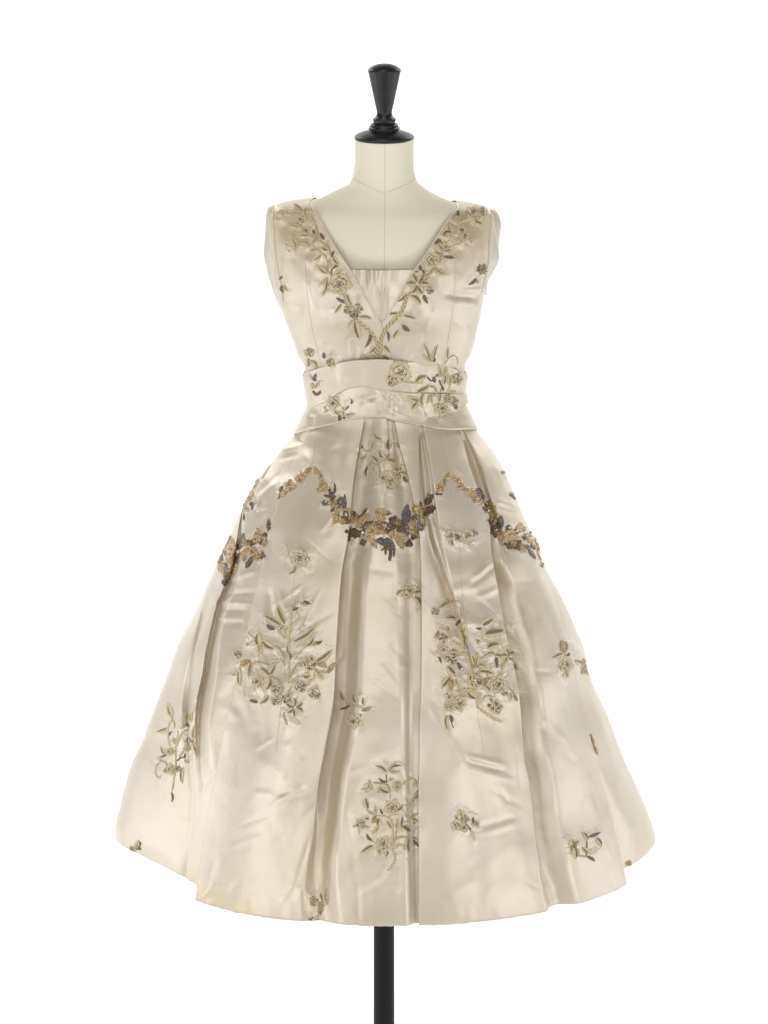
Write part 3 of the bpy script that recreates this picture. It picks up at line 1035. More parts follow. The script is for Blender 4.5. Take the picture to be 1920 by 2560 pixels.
# density of the embroidery on a 4-pixel raster, blurred: where the silk puckers
MASK = np.zeros((640, 480))
for nm, lab, els in SPRAYS:
    for c, pts, w, k in els:
        pp = pts if len(pts) == 1 else [(pts[i][0]*(1-t)+pts[i+1][0]*t, pts[i][1]*(1-t)+pts[i+1][1]*t) for i in range(len(pts)-1) for t in (0, .33, .66, 1)]
        for (x, y) in pp:
            r = max(1, int((w if c == 'F' else w*.6)/4))
            yy, xx = int(y/4), int(x/4); MASK[max(0, yy-r):yy+r+1, max(0, xx-r):xx+r+1] = 1
def blur(a, n):
    for _ in range(n):
        a = (np.roll(a, 1, 0) + a + np.roll(a, -1, 0))/3; a = (np.roll(a, 1, 1) + a + np.roll(a, -1, 1))/3
    return a
MASK = np.clip(blur(MASK, 7)*1.25, 0, 1)
def mask(px, py):
    return MASK[np.clip(np.asarray(py)/4, 0, 639).astype(int), np.clip(np.asarray(px)/4, 0, 479).astype(int)]

# ---------------------------------------------------------------- setting: white paper sweep
def build_backdrop():
    prof = [(-9.0, 0.0), (2.0, 0.0)]
    for i in range(1, 13):
        a = math.pi/2*i/12; prof.append((2.0 + 1.1*math.sin(a), 1.1*(1-math.cos(a))))
    prof.append((3.1, 4.6)); n = len(prof)
    vs = [(x, y, z) for (y, z) in prof for x in (-5.5, 0, 5.5)]
    o = mk('backdrop', vs, grid_faces(n, 3)[:, ::-1], M_BACK); o['kind'] = 'structure'
    o['label'] = 'seamless white studio sweep under and behind the dress form'
build_backdrop()

form = thing('dress_form', 'cream canvas dress form with black turned finial on a black pole', 'dress form', (0, 0, 0))
dress = thing('evening_dress', 'sleeveless ivory satin dress with pleated skirt and embroidered bead garlands', 'dress', (0, 0, HC-(2105-HY)*S))
dress['state'] = 'worn'; del dress['state']

# ---------------------------------------------------------------- dress form
# half widths (left, right) and front/back depths by photo row
TL = tab([(343, 73.5), (400, 74.5), (430, 77), (447, 82), (460, 88), (468, 100), (476, 117), (486, 138), (495, 156), (503, 176), (508, 205), (514, 232), (522, 255), (534, 268), (560, 273), (620, 268), (700, 254), (780, 236), (860, 212), (930, 196), (1000, 190), (1090, 214)])
TR = tab([(343, 74.5), (400, 73.5), (430, 75.5), (447, 80), (456, 84), (468, 97), (480, 113), (490, 131), (500, 152), (508, 172), (514, 195), (519, 222), (526, 245), (536, 258), (560, 262), (620, 258), (700, 245), (780, 230), (860, 212), (930, 200), (1000, 194), (1090, 222)])
TF = tab([(343, 72), (430, 72), (460, 76), (480, 84), (500, 96), (530, 118), (580, 142), (640, 160), (690, 168), (740, 162), (800, 146), (860, 134), (930, 122), (1000, 122), (1090, 140)])
TB = tab([(343, 74), (430, 78), (470, 92), (500, 108), (560, 128), (640, 132), (760, 120), (930, 100), (1000, 104), (1090, 140)])
def body(q, th, off=0.0, eL=0.0):
    """point on the torso at photo row q and angle th (0 front, + right); arrays allowed"""
    q = np.asarray(q, float); th = np.asarray(th, float); s, c = np.sin(th), np.cos(th)
    # smooth left/right blend
    wgt = sm(s, -.15, .15); a = TL(q)*(1-wgt) + TR(q)*wgt
    wf = sm(c, -.12, .12); b = TB(q)*(1-wf) + TF(q)*wf
    p = 2.0 + .35*sm(q, 520, 640)
    sc = (np.abs(s)**p + np.abs(c)**p)**(-1/p)
    X = (a+off)*s*sc; d = (b+off)*c*sc
    m = sm(c, .1, .6)       # bust
    for cx in (-88, 84):
        d = d + m*29*np.exp(-((X-cx)/62)**2 - ((q-756)/np.where(q < 756, 88, 38))**2)
    d = d - m*9*np.exp(-(X/34)**2 - ((q-730)/80)**2)
    return X, q, d
def build_form():
    qs = np.concatenate([np.linspace(345, 440, 12), np.linspace(446, 540, 40), np.linspace(550, 1090, 50)]); nu = 128
    th = np.linspace(-math.pi, math.pi, nu, endpoint=False); vs = []
    for q in qs:
        X, Q, d = body(np.full(nu, q), th)
        # the torso leans a little: neck sits slightly forward of the back
        vs += [w3(x+1, q, dd) for x, dd in zip(X, d)]
    o = mk('torso', vs, grid_faces(len(qs), nu, True), M_FORM, form)
    return o
torso = build_form()
def bvh_of(objs):
    vs, fs = [], []
    for o in objs:
        n = len(vs); off = Vector(THING_LOC.get(o.parent.name, (0, 0, 0))) if o.parent else Vector()
        vs += [v.co + off for v in o.data.vertices]; fs += [tuple(i+n for i in p.vertices) for p in o.data.polygons]
    return BVHTree.FromPolygons(vs, fs)
EYE = Vector((0, -DP*S, HC))
def ray(bv, px, py):
    t = Vector(w3(px-960, py, 0)); d = (t-EYE).normalized()
    return bv.ray_cast(EYE, d)
BV_T = bvh_of([torso])
def curve_on(bv, pts, lift, step=5):
    out = []; P = []
    for i in range(len(pts)-1):
        (x0, y0), (x1, y1) = pts[i], pts[i+1]; n = max(1, int(math.hypot(x1-x0, y1-y0)/step))
        P += [(x0+(x1-x0)*j/n, y0+(y1-y0)*j/n) for j in range(n)]
    P.append(pts[-1])
    for x, y in P:
        h = ray(bv, x, y)
        if h[0] is None: continue
        nn = h[1] if h[1].dot(EYE-h[0]) > 0 else -h[1]
        out.append(h[0] + nn*lift*S)
    return out
def smooth_pts(pts, n=12):
    """catmull-rom through 2-D points"""
    if len(pts) < 3: return pts
    p = [pts[0]] + list(pts) + [pts[-1]]; out = []
    for i in range(1, len(p)-2):
        for j in range(n):
            t = j/n; out.append(tuple(.5*((2*p[i][k]) + (-p[i-1][k]+p[i+1][k])*t + (2*p[i-1][k]-5*p[i][k]+4*p[i+1][k]-p[i+2][k])*t*t + (-p[i-1][k]+3*p[i][k]-3*p[i+1][k]+p[i+2][k])*t**3) for k in (0, 1)))
    out.append(tuple(pts[-1])); return out
M_FSEAM = mat('canvas_seam', (.64, .59, .46), .8)
for nm, pts in (('front_seam', [(962, 357), (962, 420), (962, 482), (961, 600), (961, 672)]),
                ('neck_seam', [(884, 446), (900, 457), (930, 471), (962, 481), (995, 470), (1022, 457), (1037, 444)])):
    v, f = tube(curve_on(BV_T, smooth_pts(pts), 0.05), .8*S, 6); mk(nm, v, f, M_FSEAM, form)
# turned finial and neck cap
prof = [(0.1, 159), (10, 159.6), (20, 161.3), (30, 165), (37, 169), (41, 173), (41.8, 175), (41.2, 178), (38, 192), (34, 211), (29, 234), (24.5, 255), (20.5, 272), (19, 280), (19.2, 285), (21.5, 290.5),
        (24.5, 293.5), (28.6, 296), (29, 298.5), (28, 303), (26, 310), (24, 314)]
v, f = lathe(prof, 1); mk('finial', v, f, M_WOOD, form)
prof = [(22, 309), (32, 309), (34.5, 311), (35.6, 314), (35, 316.5), (38, 317.5), (39.6, 320), (39.2, 323), (36.5, 325), (40, 326), (55, 330.5), (67, 335), (73.4, 338.5), (75, 341.5), (74.8, 345), (73.4, 348), (70, 349)]
v, f = lathe(prof, 0.5, 96); mk('neck_cap', v, f, M_WOOD, form)
v, f = lathe([(25.8, 1090), (25.8, 2320), (25.9, 2560), (26, 2988)], 0); mk('pole', v, f, M_POLE, form)

# ---------------------------------------------------------------- fold relief shared by the cloth
# (x0 y0 x1 y1 width amp): soft ridges (+) and creases (-) read off the photograph
WR = """
1085 770 1058 835 9 5
1058 835 1010 895 8 4.5
1070 850 1030 895 7 -4
1045 770 1030 820 10 -3
1110 735 1190 742 10 -5
1120 760 1200 765 12 4
1150 730 1208 722 7 4
700 770 760 775 16 3
765 860 800 895 9 -3
810 855 850 895 5 -3
800 850 835 880 5 3
873 845 881 895 5 3.5
886 850 892 897 6 -3
800 700 870 705 18 -3
770 700 790 780 10 3
830 630 870 650 12 3
700 560 750 600 16 -2
765 640 800 690 10 3
1000 760 985 830 9 -3
1130 800 1180 830 10 3
885 990 905 1010 8 4
905 1000 950 985 8 -4
945 975 965 1010 5 5
962 980 975 1020 6 -5
930 1000 950 1030 8 4
975 985 1000 1010 8 5
860 1010 900 1000 9 -3
780 1035 775 1075 8 -4
1040 1010 1065 1050 10 4
985 1010 985 1040 8 -4
700 1125 760 1110 6 4
690 1150 750 1135 6 -3
640 1250 690 1205 8 4
650 1230 700 1180 7 -4
600 1290 680 1260 7 3
560 1400 660 1350 7 5
555 1420 655 1375 6 -5
570 1450 645 1425 6 4
540 1490 640 1480 7 -4
535 1505 630 1508 5 5
530 1525 622 1525 6 -4
530 1545 612 1545 6 4
560 1440 540 1470 9 3
800 1130 850 1100 12 4
790 1170 860 1140 10 -3
760 1130 800 1180 8 3
830 1290 800 1330 7 3
670 1470 680 1560 10 -5
700 1480 720 1540 9 4
690 1620 600 1740 14 -3
600 1720 640 1830 16 6
640 1780 660 1900 18 -7
660 1900 720 1945 16 5
690 1985 770 1965 9 -6
690 2000 775 1985 9 5
720 1850 760 1900 14 4
640 1990 690 2080 20 -4
560 1760 600 1800 12 5
550 1870 570 1830 8 -3
560 2000 600 1960 16 3
735 2230 780 2080 8 -6
745 2250 790 2110 8 5
700 2260 745 2190 8 4
500 1990 535 1930 6 -4
790 2160 810 2280 12 -5
860 2010 890 2200 11 -6
850 2000 880 2190 12 4
893 2200 897 2310 6 -5
820 2060 840 2160 12 3
960 2200 955 2310 12 -3
1000 2220 990 2310 14 4
910 1420 990 1430 10 -2
980 1380 1010 1450 14 3
930 1240 935 1300 14 -4
955 1240 960 1290 10 4
1085 1300 1100 1460 14 7
1070 1340 1120 1480 12 -5
1110 1480 1200 1460 14 4
1180 1450 1230 1400 8 6
1170 1470 1240 1415 7 -5
1190 1495 1250 1470 8 4
1200 1500 1260 1560 7 -4
1120 1545 1200 1560 12 5
1080 1740 1140 1830 9 5
1070 1760 1130 1860 8 -4
1130 1850 1160 1920 12 6
1165 1890 1270 1915 8 7
1160 1900 1265 1930 7 -7
1150 1920 1300 1955 8 4
1110 1760 1240 1850 20 3
1180 2080 1290 2040 8 -5
1195 2090 1300 2055 8 4
1130 2100 1190 2180 26 -4
1110 2240 1200 2200 18 4
1220 2130 1240 2250 24 4
1345 1790 1420 1860 8 6
1340 1800 1415 1868 7 -6
1395 1865 1440 1910 9 -4
1300 1500 1350 1560 12 -3
1330 1560 1345 1700 14 4
1380 1700 1390 1840 16 -3
1420 1600 1440 1640 12 5
1270 1190 1220 1160 12 3
1240 1250 1300 1270 9 5
1235 1262 1295 1285 8 -4
1280 1330 1320 1400 12 3
1440 1620 1462 1640 14 6
1455 1650 1470 1760 14 -6
1480 1720 1510 1800 12 5
1530 1980 1570 1930 20 5
1550 2010 1600 2010 16 -4
1560 2080 1600 2060 14 4
1505 1900 1540 1960 14 -4
1350 2090 1365 2230 12 -5
1370 2130 1376 2250 9 6
1385 2180 1388 2260 7 -4
1480 1960 1510 2060 9 -5
1490 2060 1530 2150 8 5
350 1930 420 2030 14 -5
340 1960 400 2080 12 5
380 1900 420 1960 10 4
310 2060 345 2130 12 -5
345 2050 370 2130 12 5
380 2000 400 2100 9 -5
365 1820 340 1900 14 4
480 1620 430 1900 12 -5
500 1600 460 1850 14 5
560 1600 520 1800 14 -4
430 1960 490 1900 8 -4
450 2100 460 2200 16 4
460 1540 400 1760 20 3
"""
WR = np.array([[float(a) for a in l.split()] for l in WR.strip().split('\n')])
_r = random.Random(5); _x = []
for _k in range(95):      # small irregular creases, denser towards the sides of the skirt
    cx = _r.choice([_r.uniform(420, 860), _r.uniform(1070, 1600), _r.uniform(330, 620), _r.uniform(880, 1040)]); cy = _r.uniform(1280, 2260)
    if abs(cx-960) > 250+(cy-1200)*.45: continue
    an = _r.gauss(0, .55) + (.5 if cx > 960 else -.5); ln = _r.uniform(35, 120); a = _r.uniform(1.0, 2.6)*_r.choice([1, -1])
    _x.append([cx-math.cos(an)*ln/2, cy-math.sin(an)*ln/2, cx+math.cos(an)*ln/2, cy+math.sin(an)*ln/2, _r.uniform(4, 9), a*(1 if cy < 1600 else 1.7)])
WR = np.vstack([WR, np.array(_x)])
def wrinkle(px, py):
    px = np.asarray(px, float); py = np.asarray(py, float); out = np.zeros_like(px)
    for x0, y0, x1, y1, w, a in WR:
        sel = (px > min(x0, x1)-3*w) & (px < max(x0, x1)+3*w) & (py > min(y0, y1)-3*w) & (py < max(y0, y1)+3*w)
        if not sel.any(): continue
        dx, dy = x1-x0, y1-y0; L2 = dx*dx+dy*dy; L1 = math.sqrt(L2)
        t = ((px[sel]-x0)*dx + (py[sel]-y0)*dy)/L2; tc = np.clip(t, 0, 1)
        dist2 = ((px[sel]-x0)*dy - (py[sel]-y0)*dx)**2/L2
        along = np.exp(-(np.maximum(0, np.abs(t-.5)-.28)/.16)**2)
        out[sel] += a*along*np.exp(-dist2/(w*w*.8))
    return out
def nz(x, y, z=0.0): return noise.noise(Vector((x, y, z)))
def nzv(X, Y, z=0.0):
    sh = np.shape(X); return np.array([nz(a, b, z) for a, b in zip(np.ravel(X), np.ravel(Y))]).reshape(sh)
def set_attr(o, name, arr):
    at = o.data.attributes.new(name, 'FLOAT', 'POINT'); at.data.foreach_set('value', np.asarray(arr, dtype=np.float32).ravel())

# ---------------------------------------------------------------- skirt
QT, QH = 1008.0, 2105.0
SL = tab([(1000, 188), (1040, 200), (1070, 219), (1090, 226), (1117, 249), (1159, 282), (1193, 312), (1226, 333), (1262, 352), (1301, 368), (1340, 385), (1404, 415), (1452, 436), (1512, 462), (1614, 514), (1728, 561), (1838, 599), (1922, 624), (2006, 649), (2070, 666), (2110, 670)])
SR = tab([(1000, 196), (1040, 212), (1075, 232), (1126, 271), (1180, 302), (1241, 329), (1316, 362), (1361, 386), (1413, 401), (1458, 422), (1497, 441), (1560, 470), (1631, 502), (1686, 515), (1795, 561), (1922, 612), (2006, 650), (2099, 684), (2110, 686)])
SD = tab([(1000, .66), (1100, .74), (1250, .82), (1400, .845), (2110, .84)])
C_B = ycurve([(610, 1260), (599, 1301), (585, 1380), (562, 1461), (540, 1510), (513, 1605), (496, 1669), (471, 1753), (455, 1850), (450, 1950), (448, 2105)])
C_B2 = ycurve([(560, 1260), (530, 1420), (483, 1605), (440, 1753), (432, 1850), (428, 1964), (416, 2040), (403, 2112), (399, 2170)])
C_C = ycurve([(773, 1078), (762, 1093), (735, 1150), (693, 1256), (663, 1361), (648, 1440), (629, 1510), (606, 1614), (572, 1762), (547, 1880), (532, 1960), (513, 2061), (494, 2177), (483, 2265)])
C_E = ycurve([(912, 1046), (903, 1098), (887, 1197), (881, 1257), (873, 1336), (856, 1437), (851, 1500), (842, 1648), (838, 1732), (813, 1880), (798, 1960), (780, 2105), (765, 2177), (752, 2314)])
C_F = ycurve([(970, 1046), (972, 1133), (974, 1200)])
C_G = ycurve([(986, 1056), (999, 1120), (1020, 1195), (1033, 1256), (1044, 1310), (1049, 1361), (1051, 1452), (1052, 1557), (1050, 1753), (1046, 1922), (1045, 2100), (1046, 2318)])
C_G2 = ycurve([(1051, 1060), (1049, 1150), (1052, 1241), (1065, 1326), (1080, 1400), (1105, 1500), (1125, 1600), (1140, 1700)])
C_G3 = ycurve([(1057, 1060), (1078, 1180), (1086, 1241), (1104, 1346), (1130, 1450)])
C_J = ycurve([(1153, 1075), (1165, 1120), (1180, 1180), (1198, 1230), (1219, 1283), (1228, 1331), (1231, 1376), (1240, 1428), (1255, 1500), (1268, 1584), (1293, 1690), (1306, 1795), (1310, 1880), (1327, 1964), (1340, 2091), (1352, 2196), (1364, 2264)])
C_K = ycurve([(1162, 1078), (1204, 1165), (1219, 1217), (1233, 1256), (1249, 1295), (1268, 1360), (1295, 1450)])
C_L = ycurve([(1260, 1160), (1322, 1316), (1388, 1500), (1416, 1597), (1445, 1698), (1470, 1812), (1500, 1922), (1530, 2027), (1551, 2112), (1573, 2212)])
# (curve, side on top: -1 left panel / +1 right panel, step depth(q), underlap(q) [negative = open slope], recovery width)
FOLDS = [
 (C_B2, 1, tab([(1150, 0), (1820, 0), (1900, 6), (2000, 10), (2105, 3)]), tab([(1100, 0), (1850, 0), (2105, 5)]), 60),
 (C_B, -1, tab([(1150, 0), (1250, 0), (1330, 12), (1450, 19), (1650, 20), (1800, 10), (1900, 3), (1960, 0), (2105, 0)]), tab([(1100, 0), (1400, 22), (1650, 22), (1800, 0), (1850, -20), (2105, -20)]), 90),
 (C_C, 1, tab([(1010, 6), (1100, 16), (1300, 26), (1500, 32), (1700, 44), (1900, 52), (2105, 67)]), tab([(1010, 6), (1500, 20), (2105, 40)]), 520),
 (C_E, -1, tab([(1010, 9), (1150, 22), (1300, 34), (1500, 46), (1800, 46), (1950, 38), (2105, 15)]), tab([(1010, 6), (1150, 20), (1300, 28), (1500, 30), (1780, 26), (1900, 6), (2000, -12), (2105, -36)]), 62),
 (C_F, -1, tab([(1010, 9), (1050, 9), (1090, 5), (1110, 0), (1200, 0)]), tab([(1000, 4), (1100, 0)]), 14),
 (C_G, 1, tab([(1010, 9), (1080, 12), (1200, 12), (1320, 18), (1500, 20), (1800, 18), (2105, 16)]), tab([(1010, 8), (1400, 22), (2105, 30)]), 150),
 (C_G2, -1, tab([(1010, 8), (1080, 22), (1200, 30), (1300, 28), (1400, 20), (1500, 9), (1580, 2), (1640, 0)]), tab([(1010, 2), (1080, 12), (1150, 18), (1260, 16), (1340, -10), (1600, -60)]), 50),
 (C_G3, 1, tab([(1010, 6), (1080, 16), (1200, 18), (1280, 10), (1340, 3), (1400, 0)]), tab([(1010, 2), (1250, 3), (1400, -10)]), 30),
 (C_J, -1, tab([(1010, 6), (1080, 14), (1200, 34), (1300, 46), (1500, 52), (1700, 50), (1900, 42), (2105, 26)]), tab([(1010, 4), (1150, 16), (1300, 30), (1500, 32), (1780, 26), (1930, 0), (2000, -14), (2105, -30)]), 66),
 (C_K, 1, tab([(1010, 6), (1080, 12), (1160, 26), (1230, 24), (1290, 12), (1360, 2), (1400, 0)]), tab([(1010, 2), (1200, 8), (1300, 0), (1400, -30)]), 40),
 (C_L, -1, tab([(1100, 0), (1250, 0), (1330, 5), (1450, 16), (1700, 34), (1900, 50), (2105, 66)]), tab([(1100, 0), (1500, 6), (2105, 24)]), 430),
]
BACK = [(106, 1, 14), (128, -1, 16), (146, 1, 16), (165, -1, 18), (186, 1, 18), (205, -1, 16), (224, 1, 16), (246, -1, 14)]
NP = [26, 40, 70, 36, 10, 26, 8, 46, 10, 40, 24]     # samples per front panel (first starts at the back-left)
NP = [30, 12, 44, 84, 40, 14, 34, 12, 52, 14, 60, 40]
NF = 11; NBK = 14
def skirt_xy(q, th, off):
    s, c = np.sin(th), np.cos(th); wgt = sm(s, -.1, .1)
    a = SL(q)*(1-wgt) + SR(q)*wgt; b = SD(q)*(SL(q)+SR(q))/2
    nx, ny = s/a, c/b; l = np.hypot(nx, ny); return a*s + off*nx/l, b*c + off*ny/l
HT_A = [-100, -90, -84, -76, -66, -55, -44, -40, 40, 58, 68, 76, 84, 90, 100]
HT_V = [0, 0, -18, -60, -82, -84, -68, 0, 0, -62, -72, -46, -10, 0, 0]
def skirt_row(q):
    thg = np.linspace(math.radians(-97), math.radians(97), 900)
    X, d = skirt_xy(q, thg, 0*thg); px, py = proj(X, q, d)
    specs = []
    for cv, side, e, w, rec in FOLDS:
        f = px - cv(py); i = np.where((f[:-1] < 0) & (f[1:] >= 0))[0]
        if len(i): i = i[0]; t = -f[i]/(f[i+1]-f[i]); th = thg[i] + t*(thg[i+1]-thg[i])
        else: th = thg[0]+.02 if f[0] >= 0 else thg[-1]-.02
        specs.append([th, side, max(0.0, float(e(q))), float(w(q)), rec])
    for i in range(1, len(specs)):        # keep order
        if specs[i][0] < specs[i-1][0] + .012: specs[i][0] = specs[i-1][0] + .012
    amp = sm(q, 1000, 1500)
    for dg, side, e in BACK: specs.append([math.radians(dg), side, e*(.5+1.2*amp), 10.0, 80])
    a0, b0 = float(SL(q)+SR(q))/2, float(SD(q)*(SL(q)+SR(q))/2)
    def arc(th): return math.hypot(a0*math.cos(th), b0*math.sin(th))
    n = len(specs); TH, OF, FL = [], [], []
    edges = []; hs = float(sm(q, 1450, 2105))
    for th, side, e, w, rec in specs:
        A = arc(th); m = 4/A; ww = w/A*min(1, e/3); c = 6/A*min(1, e/8)
        if side < 0: p = [(th-m, 0), (th+c, 0), (th-ww-c, -e), (th-ww+m, -e)]
        else: p = [(th+ww-m, -e), (th+ww+c, -e), (th-c, 0), (th+m, 0)]
        edges.append(p)
    for i in range(n):
        p = edges[i]
        for k in range(1, NF):
            t = k/NF; w0, w1, w2, w3_ = (1-t)**3, 3*(1-t)**2*t, 3*(1-t)*t*t, t**3
            tt = w0*p[0][0]+w1*p[1][0]+w2*p[2][0]+w3_*p[3][0]; TH.append(tt)
            OF.append(w0*p[0][1]+w1*p[1][1]+w2*p[2][1]+w3_*p[3][1] + (float(np.interp(math.degrees(tt), HT_A, HT_V))*hs if i <= 1 else 0))
        nx = edges[(i+1) % n]; t0, o0 = p[3]; t1, o1 = nx[0]
        if i == n-1: t1 += 2*math.pi
        if t1 < t0 + .004: mid = (t0+t1)/2; t0, t1 = mid-.002, mid+.002
        N_ = NP[i+1] if i < len(FOLDS) else NBK
        if i == len(FOLDS)-1: N_ = 40
        A = arc((t0+t1)/2); wid = (t1-t0)*A
        wl, wr_ = max(0, specs[i][3]), max(0, specs[(i+1) % n][3])
        rl, rr = min(specs[i][4]+wl, .92*wid+1), min(specs[(i+1) % n][4]+wr_, .92*wid+1)
        bs = float(sm(min(specs[i][2], specs[(i+1) % n][2]), 0, 8))
        for k in range(N_+1):
            u = k/N_; th = t0 + (t1-t0)*u; dl = u*wid; dr = (1-u)*wid
            fl = 1 - sm(dl, min(12+wl, rl*.5), rl); fr = 1 - sm(dr, min(12+wr_, rr*.5), rr)
            o = min(o0*fl, o1*fr)
            bulge = min(9, wid*.035)*math.sin(math.pi*u)*bs
            tn = th-2*math.pi if th > math.pi else th
            if i <= 1 or i in (n-1, len(FOLDS)-1):
                T = float(np.interp(math.degrees(tn), HT_A, HT_V))*hs
                if i in (0, n-1): o = o + T
                elif i == 1: o = min(o1*fr, o0*fl + T)
                else: o = min(o0*fl, o1*fr + T)
            TH.append(th); OF.append(o + bulge)
    return np.array(TH), np.array(OF)
def build_skirt():
    # rows finer where the creases are
    qs = np.concatenate([np.linspace(QT, 1300, 74), np.linspace(1304, QH, 186)])
    rows = [skirt_row(q) for q in qs]; TH = np.array([r[0] for r in rows]); OF = np.array([r[1] for r in rows])
    # smooth the angles a little down the skirt
    for _ in range(3):
        TH[1:-1] = (TH[:-2] + 2*TH[1:-1] + TH[2:])/4; OF[1:-1] = (OF[:-2] + 2*OF[1:-1] + OF[2:])/4
    Q = np.repeat(qs[:, None], TH.shape[1], 1)
    X, d = skirt_xy(Q, TH, OF); px, py = proj(X, Q, d)
    low = sm(Q, 1250, 2000)
    big = nzv(TH*4.3, Q/500, 3.1)*14*low + nzv(TH*9, Q/330, 8.4)*5*(.2+.8*low) + nzv(px/95, py/110, 5.0)*4.0
    fine = nzv(px/34, py/44, 1.7)*.7
    mk_ = mask(px, py) * (np.cos(TH) > -.05)
    puck = nzv(px/12, py/13, 2.2)*2.0*mk_
    fade = sm(Q, QT, 1120)
    wr = np.where(np.cos(TH) > 0, wrinkle(px, py), 0)
    hemw = sm(Q, 2040, QH)
    big = big*(1-.65*sm(Q, 1850, 2105))
    OF2 = OF + fade*(big+fine) + puck + wr*(.62 - .30*sm(py, 1580, 1700)) + hemw*nzv(TH*26, Q*0+1, 4.4)*1.2
    X, d = skirt_xy(Q, TH, OF2)
    Qv = Q + hemw*(nzv(TH*45, Q*0, 7.7)*1.6 + 7*np.sin(TH)*np.where(np.sin(TH) < 0, 1.5, .4))
    # hem turned inside
    rowsX, rowsQ, rowsD = [X], [Qv], [d]
    for din, dq in ((1.2, 2.2), (3.2, 2.4), (5, .5), (9, -8), (20, -30), (42, -70)):
        sc = 1 - din/600; rowsX.append(X[-1:]*sc); rowsD.append(d[-1:]*sc); rowsQ.append(Qv[-1:]+dq)
    X = np.concatenate(rowsX); Qv = np.concatenate(rowsQ); D = np.concatenate(rowsD)
    nv, nu = X.shape
    vs = np.stack([X*S, -D*S, HC-(Qv-HY)*S], -1).reshape(-1, 3)
    o = mk('skirt', vs, grid_faces(nv, nu, True), M_SATIN, dress)
    pxf, pyf = proj(X, Qv, D); mfull = mask(pxf, pyf)*(D > -40); set_attr(o, 'pucker', mfull)
    # tide mark at the left front hem, yellow patch on the left underlayer hem
    n = nzv(pxf/45, pyf/45, 9.0)*22
    st = (1-sm(pyf, 2140, 2150)) if False else 0
    line = 2190 + (pxf-490)*.42 + n*.6
    tide = sm(pyf, line, line+26)*sm(pxf, 470, 480)*(1-sm(pxf, 620, 690))*(D > 300)
    rim = np.exp(-((pyf-line-8)/7)**2)*(1-sm(pxf, 600, 640))*(D > 300)*sm(pxf, 480, 500)
    und = sm(pyf, 2160, 2185)*(pxf < 500)*(pxf > 430)*(D < 360)
    set_attr(o, 'stain', np.clip(.75*tide + .25*rim + .6*und, 0, 1)*(D > 0))
    return o
skirt = build_skirt()

# ---------------------------------------------------------------- bodice
BL = tab([(500, 150), (503, 186), (506, 230), (510, 262), (516, 274), (526, 279), (560, 280), (640, 274), (700, 268), (740, 267), (780, 253), (820, 239), (860, 224), (910, 209), (960, 196)])
BR = tab([(506, 150), (509, 180), (513, 225), (518, 256), (524, 266), (536, 270), (560, 270), (640, 264), (700, 254), (740, 249), (770, 245), (830, 233), (880, 219), (925, 211), (960, 202)])
def bod(q, th, off=0.0):
    q = np.asarray(q, float); th = np.asarray(th, float); s, c = np.sin(th), np.cos(th)
    wgt = sm(s, -.12, .12); a = BL(q)*(1-wgt) + BR(q)*wgt; wf = sm(c, -.12, .12)
    b = (TB(q)+8)*(1-wf) + (TF(q)+7)*wf; p = 2.0 + .35*sm(q, 520, 640)
    sc = (np.abs(s)**p + np.abs(c)**p)**(-1/p)
    X = (a+off)*s*sc; d = (b+off)*c*sc; m = sm(c, .1, .6)
    for cx in (-88, 84): d = d + m*32*np.exp(-((X-cx)/64)**2 - ((q-756)/np.where(q < 756, 88, 38))**2)
    d = d - m*7*np.exp(-(X/30)**2 - ((q-730)/80)**2)
    return X, d
VL = ycurve([(774, 500), (777, 506), (810, 565), (850, 635), (880, 680), (915, 742), (940, 786), (954, 811)])
VR = ycurve([(1152, 506), (1147, 514), (1110, 562), (1060, 640), (1020, 696), (985, 758), (965, 795), (955, 811)])
def solve_th(q, cv, lo, hi):
    thg = np.linspace(lo, hi, 500); X, d = bod(np.full(500, q), thg); px, py = proj(X, q, d)
    f = px - cv(py); i = np.where(np.sign(f[:-1]) != np.sign(f[1:]))[0]
    if not len(i): return None
    i = i[0] if lo < 0 and hi <= .01 else i[-1]
    t = f[i]/(f[i]-f[i+1]); return thg[i] + t*(thg[i+1]-thg[i])
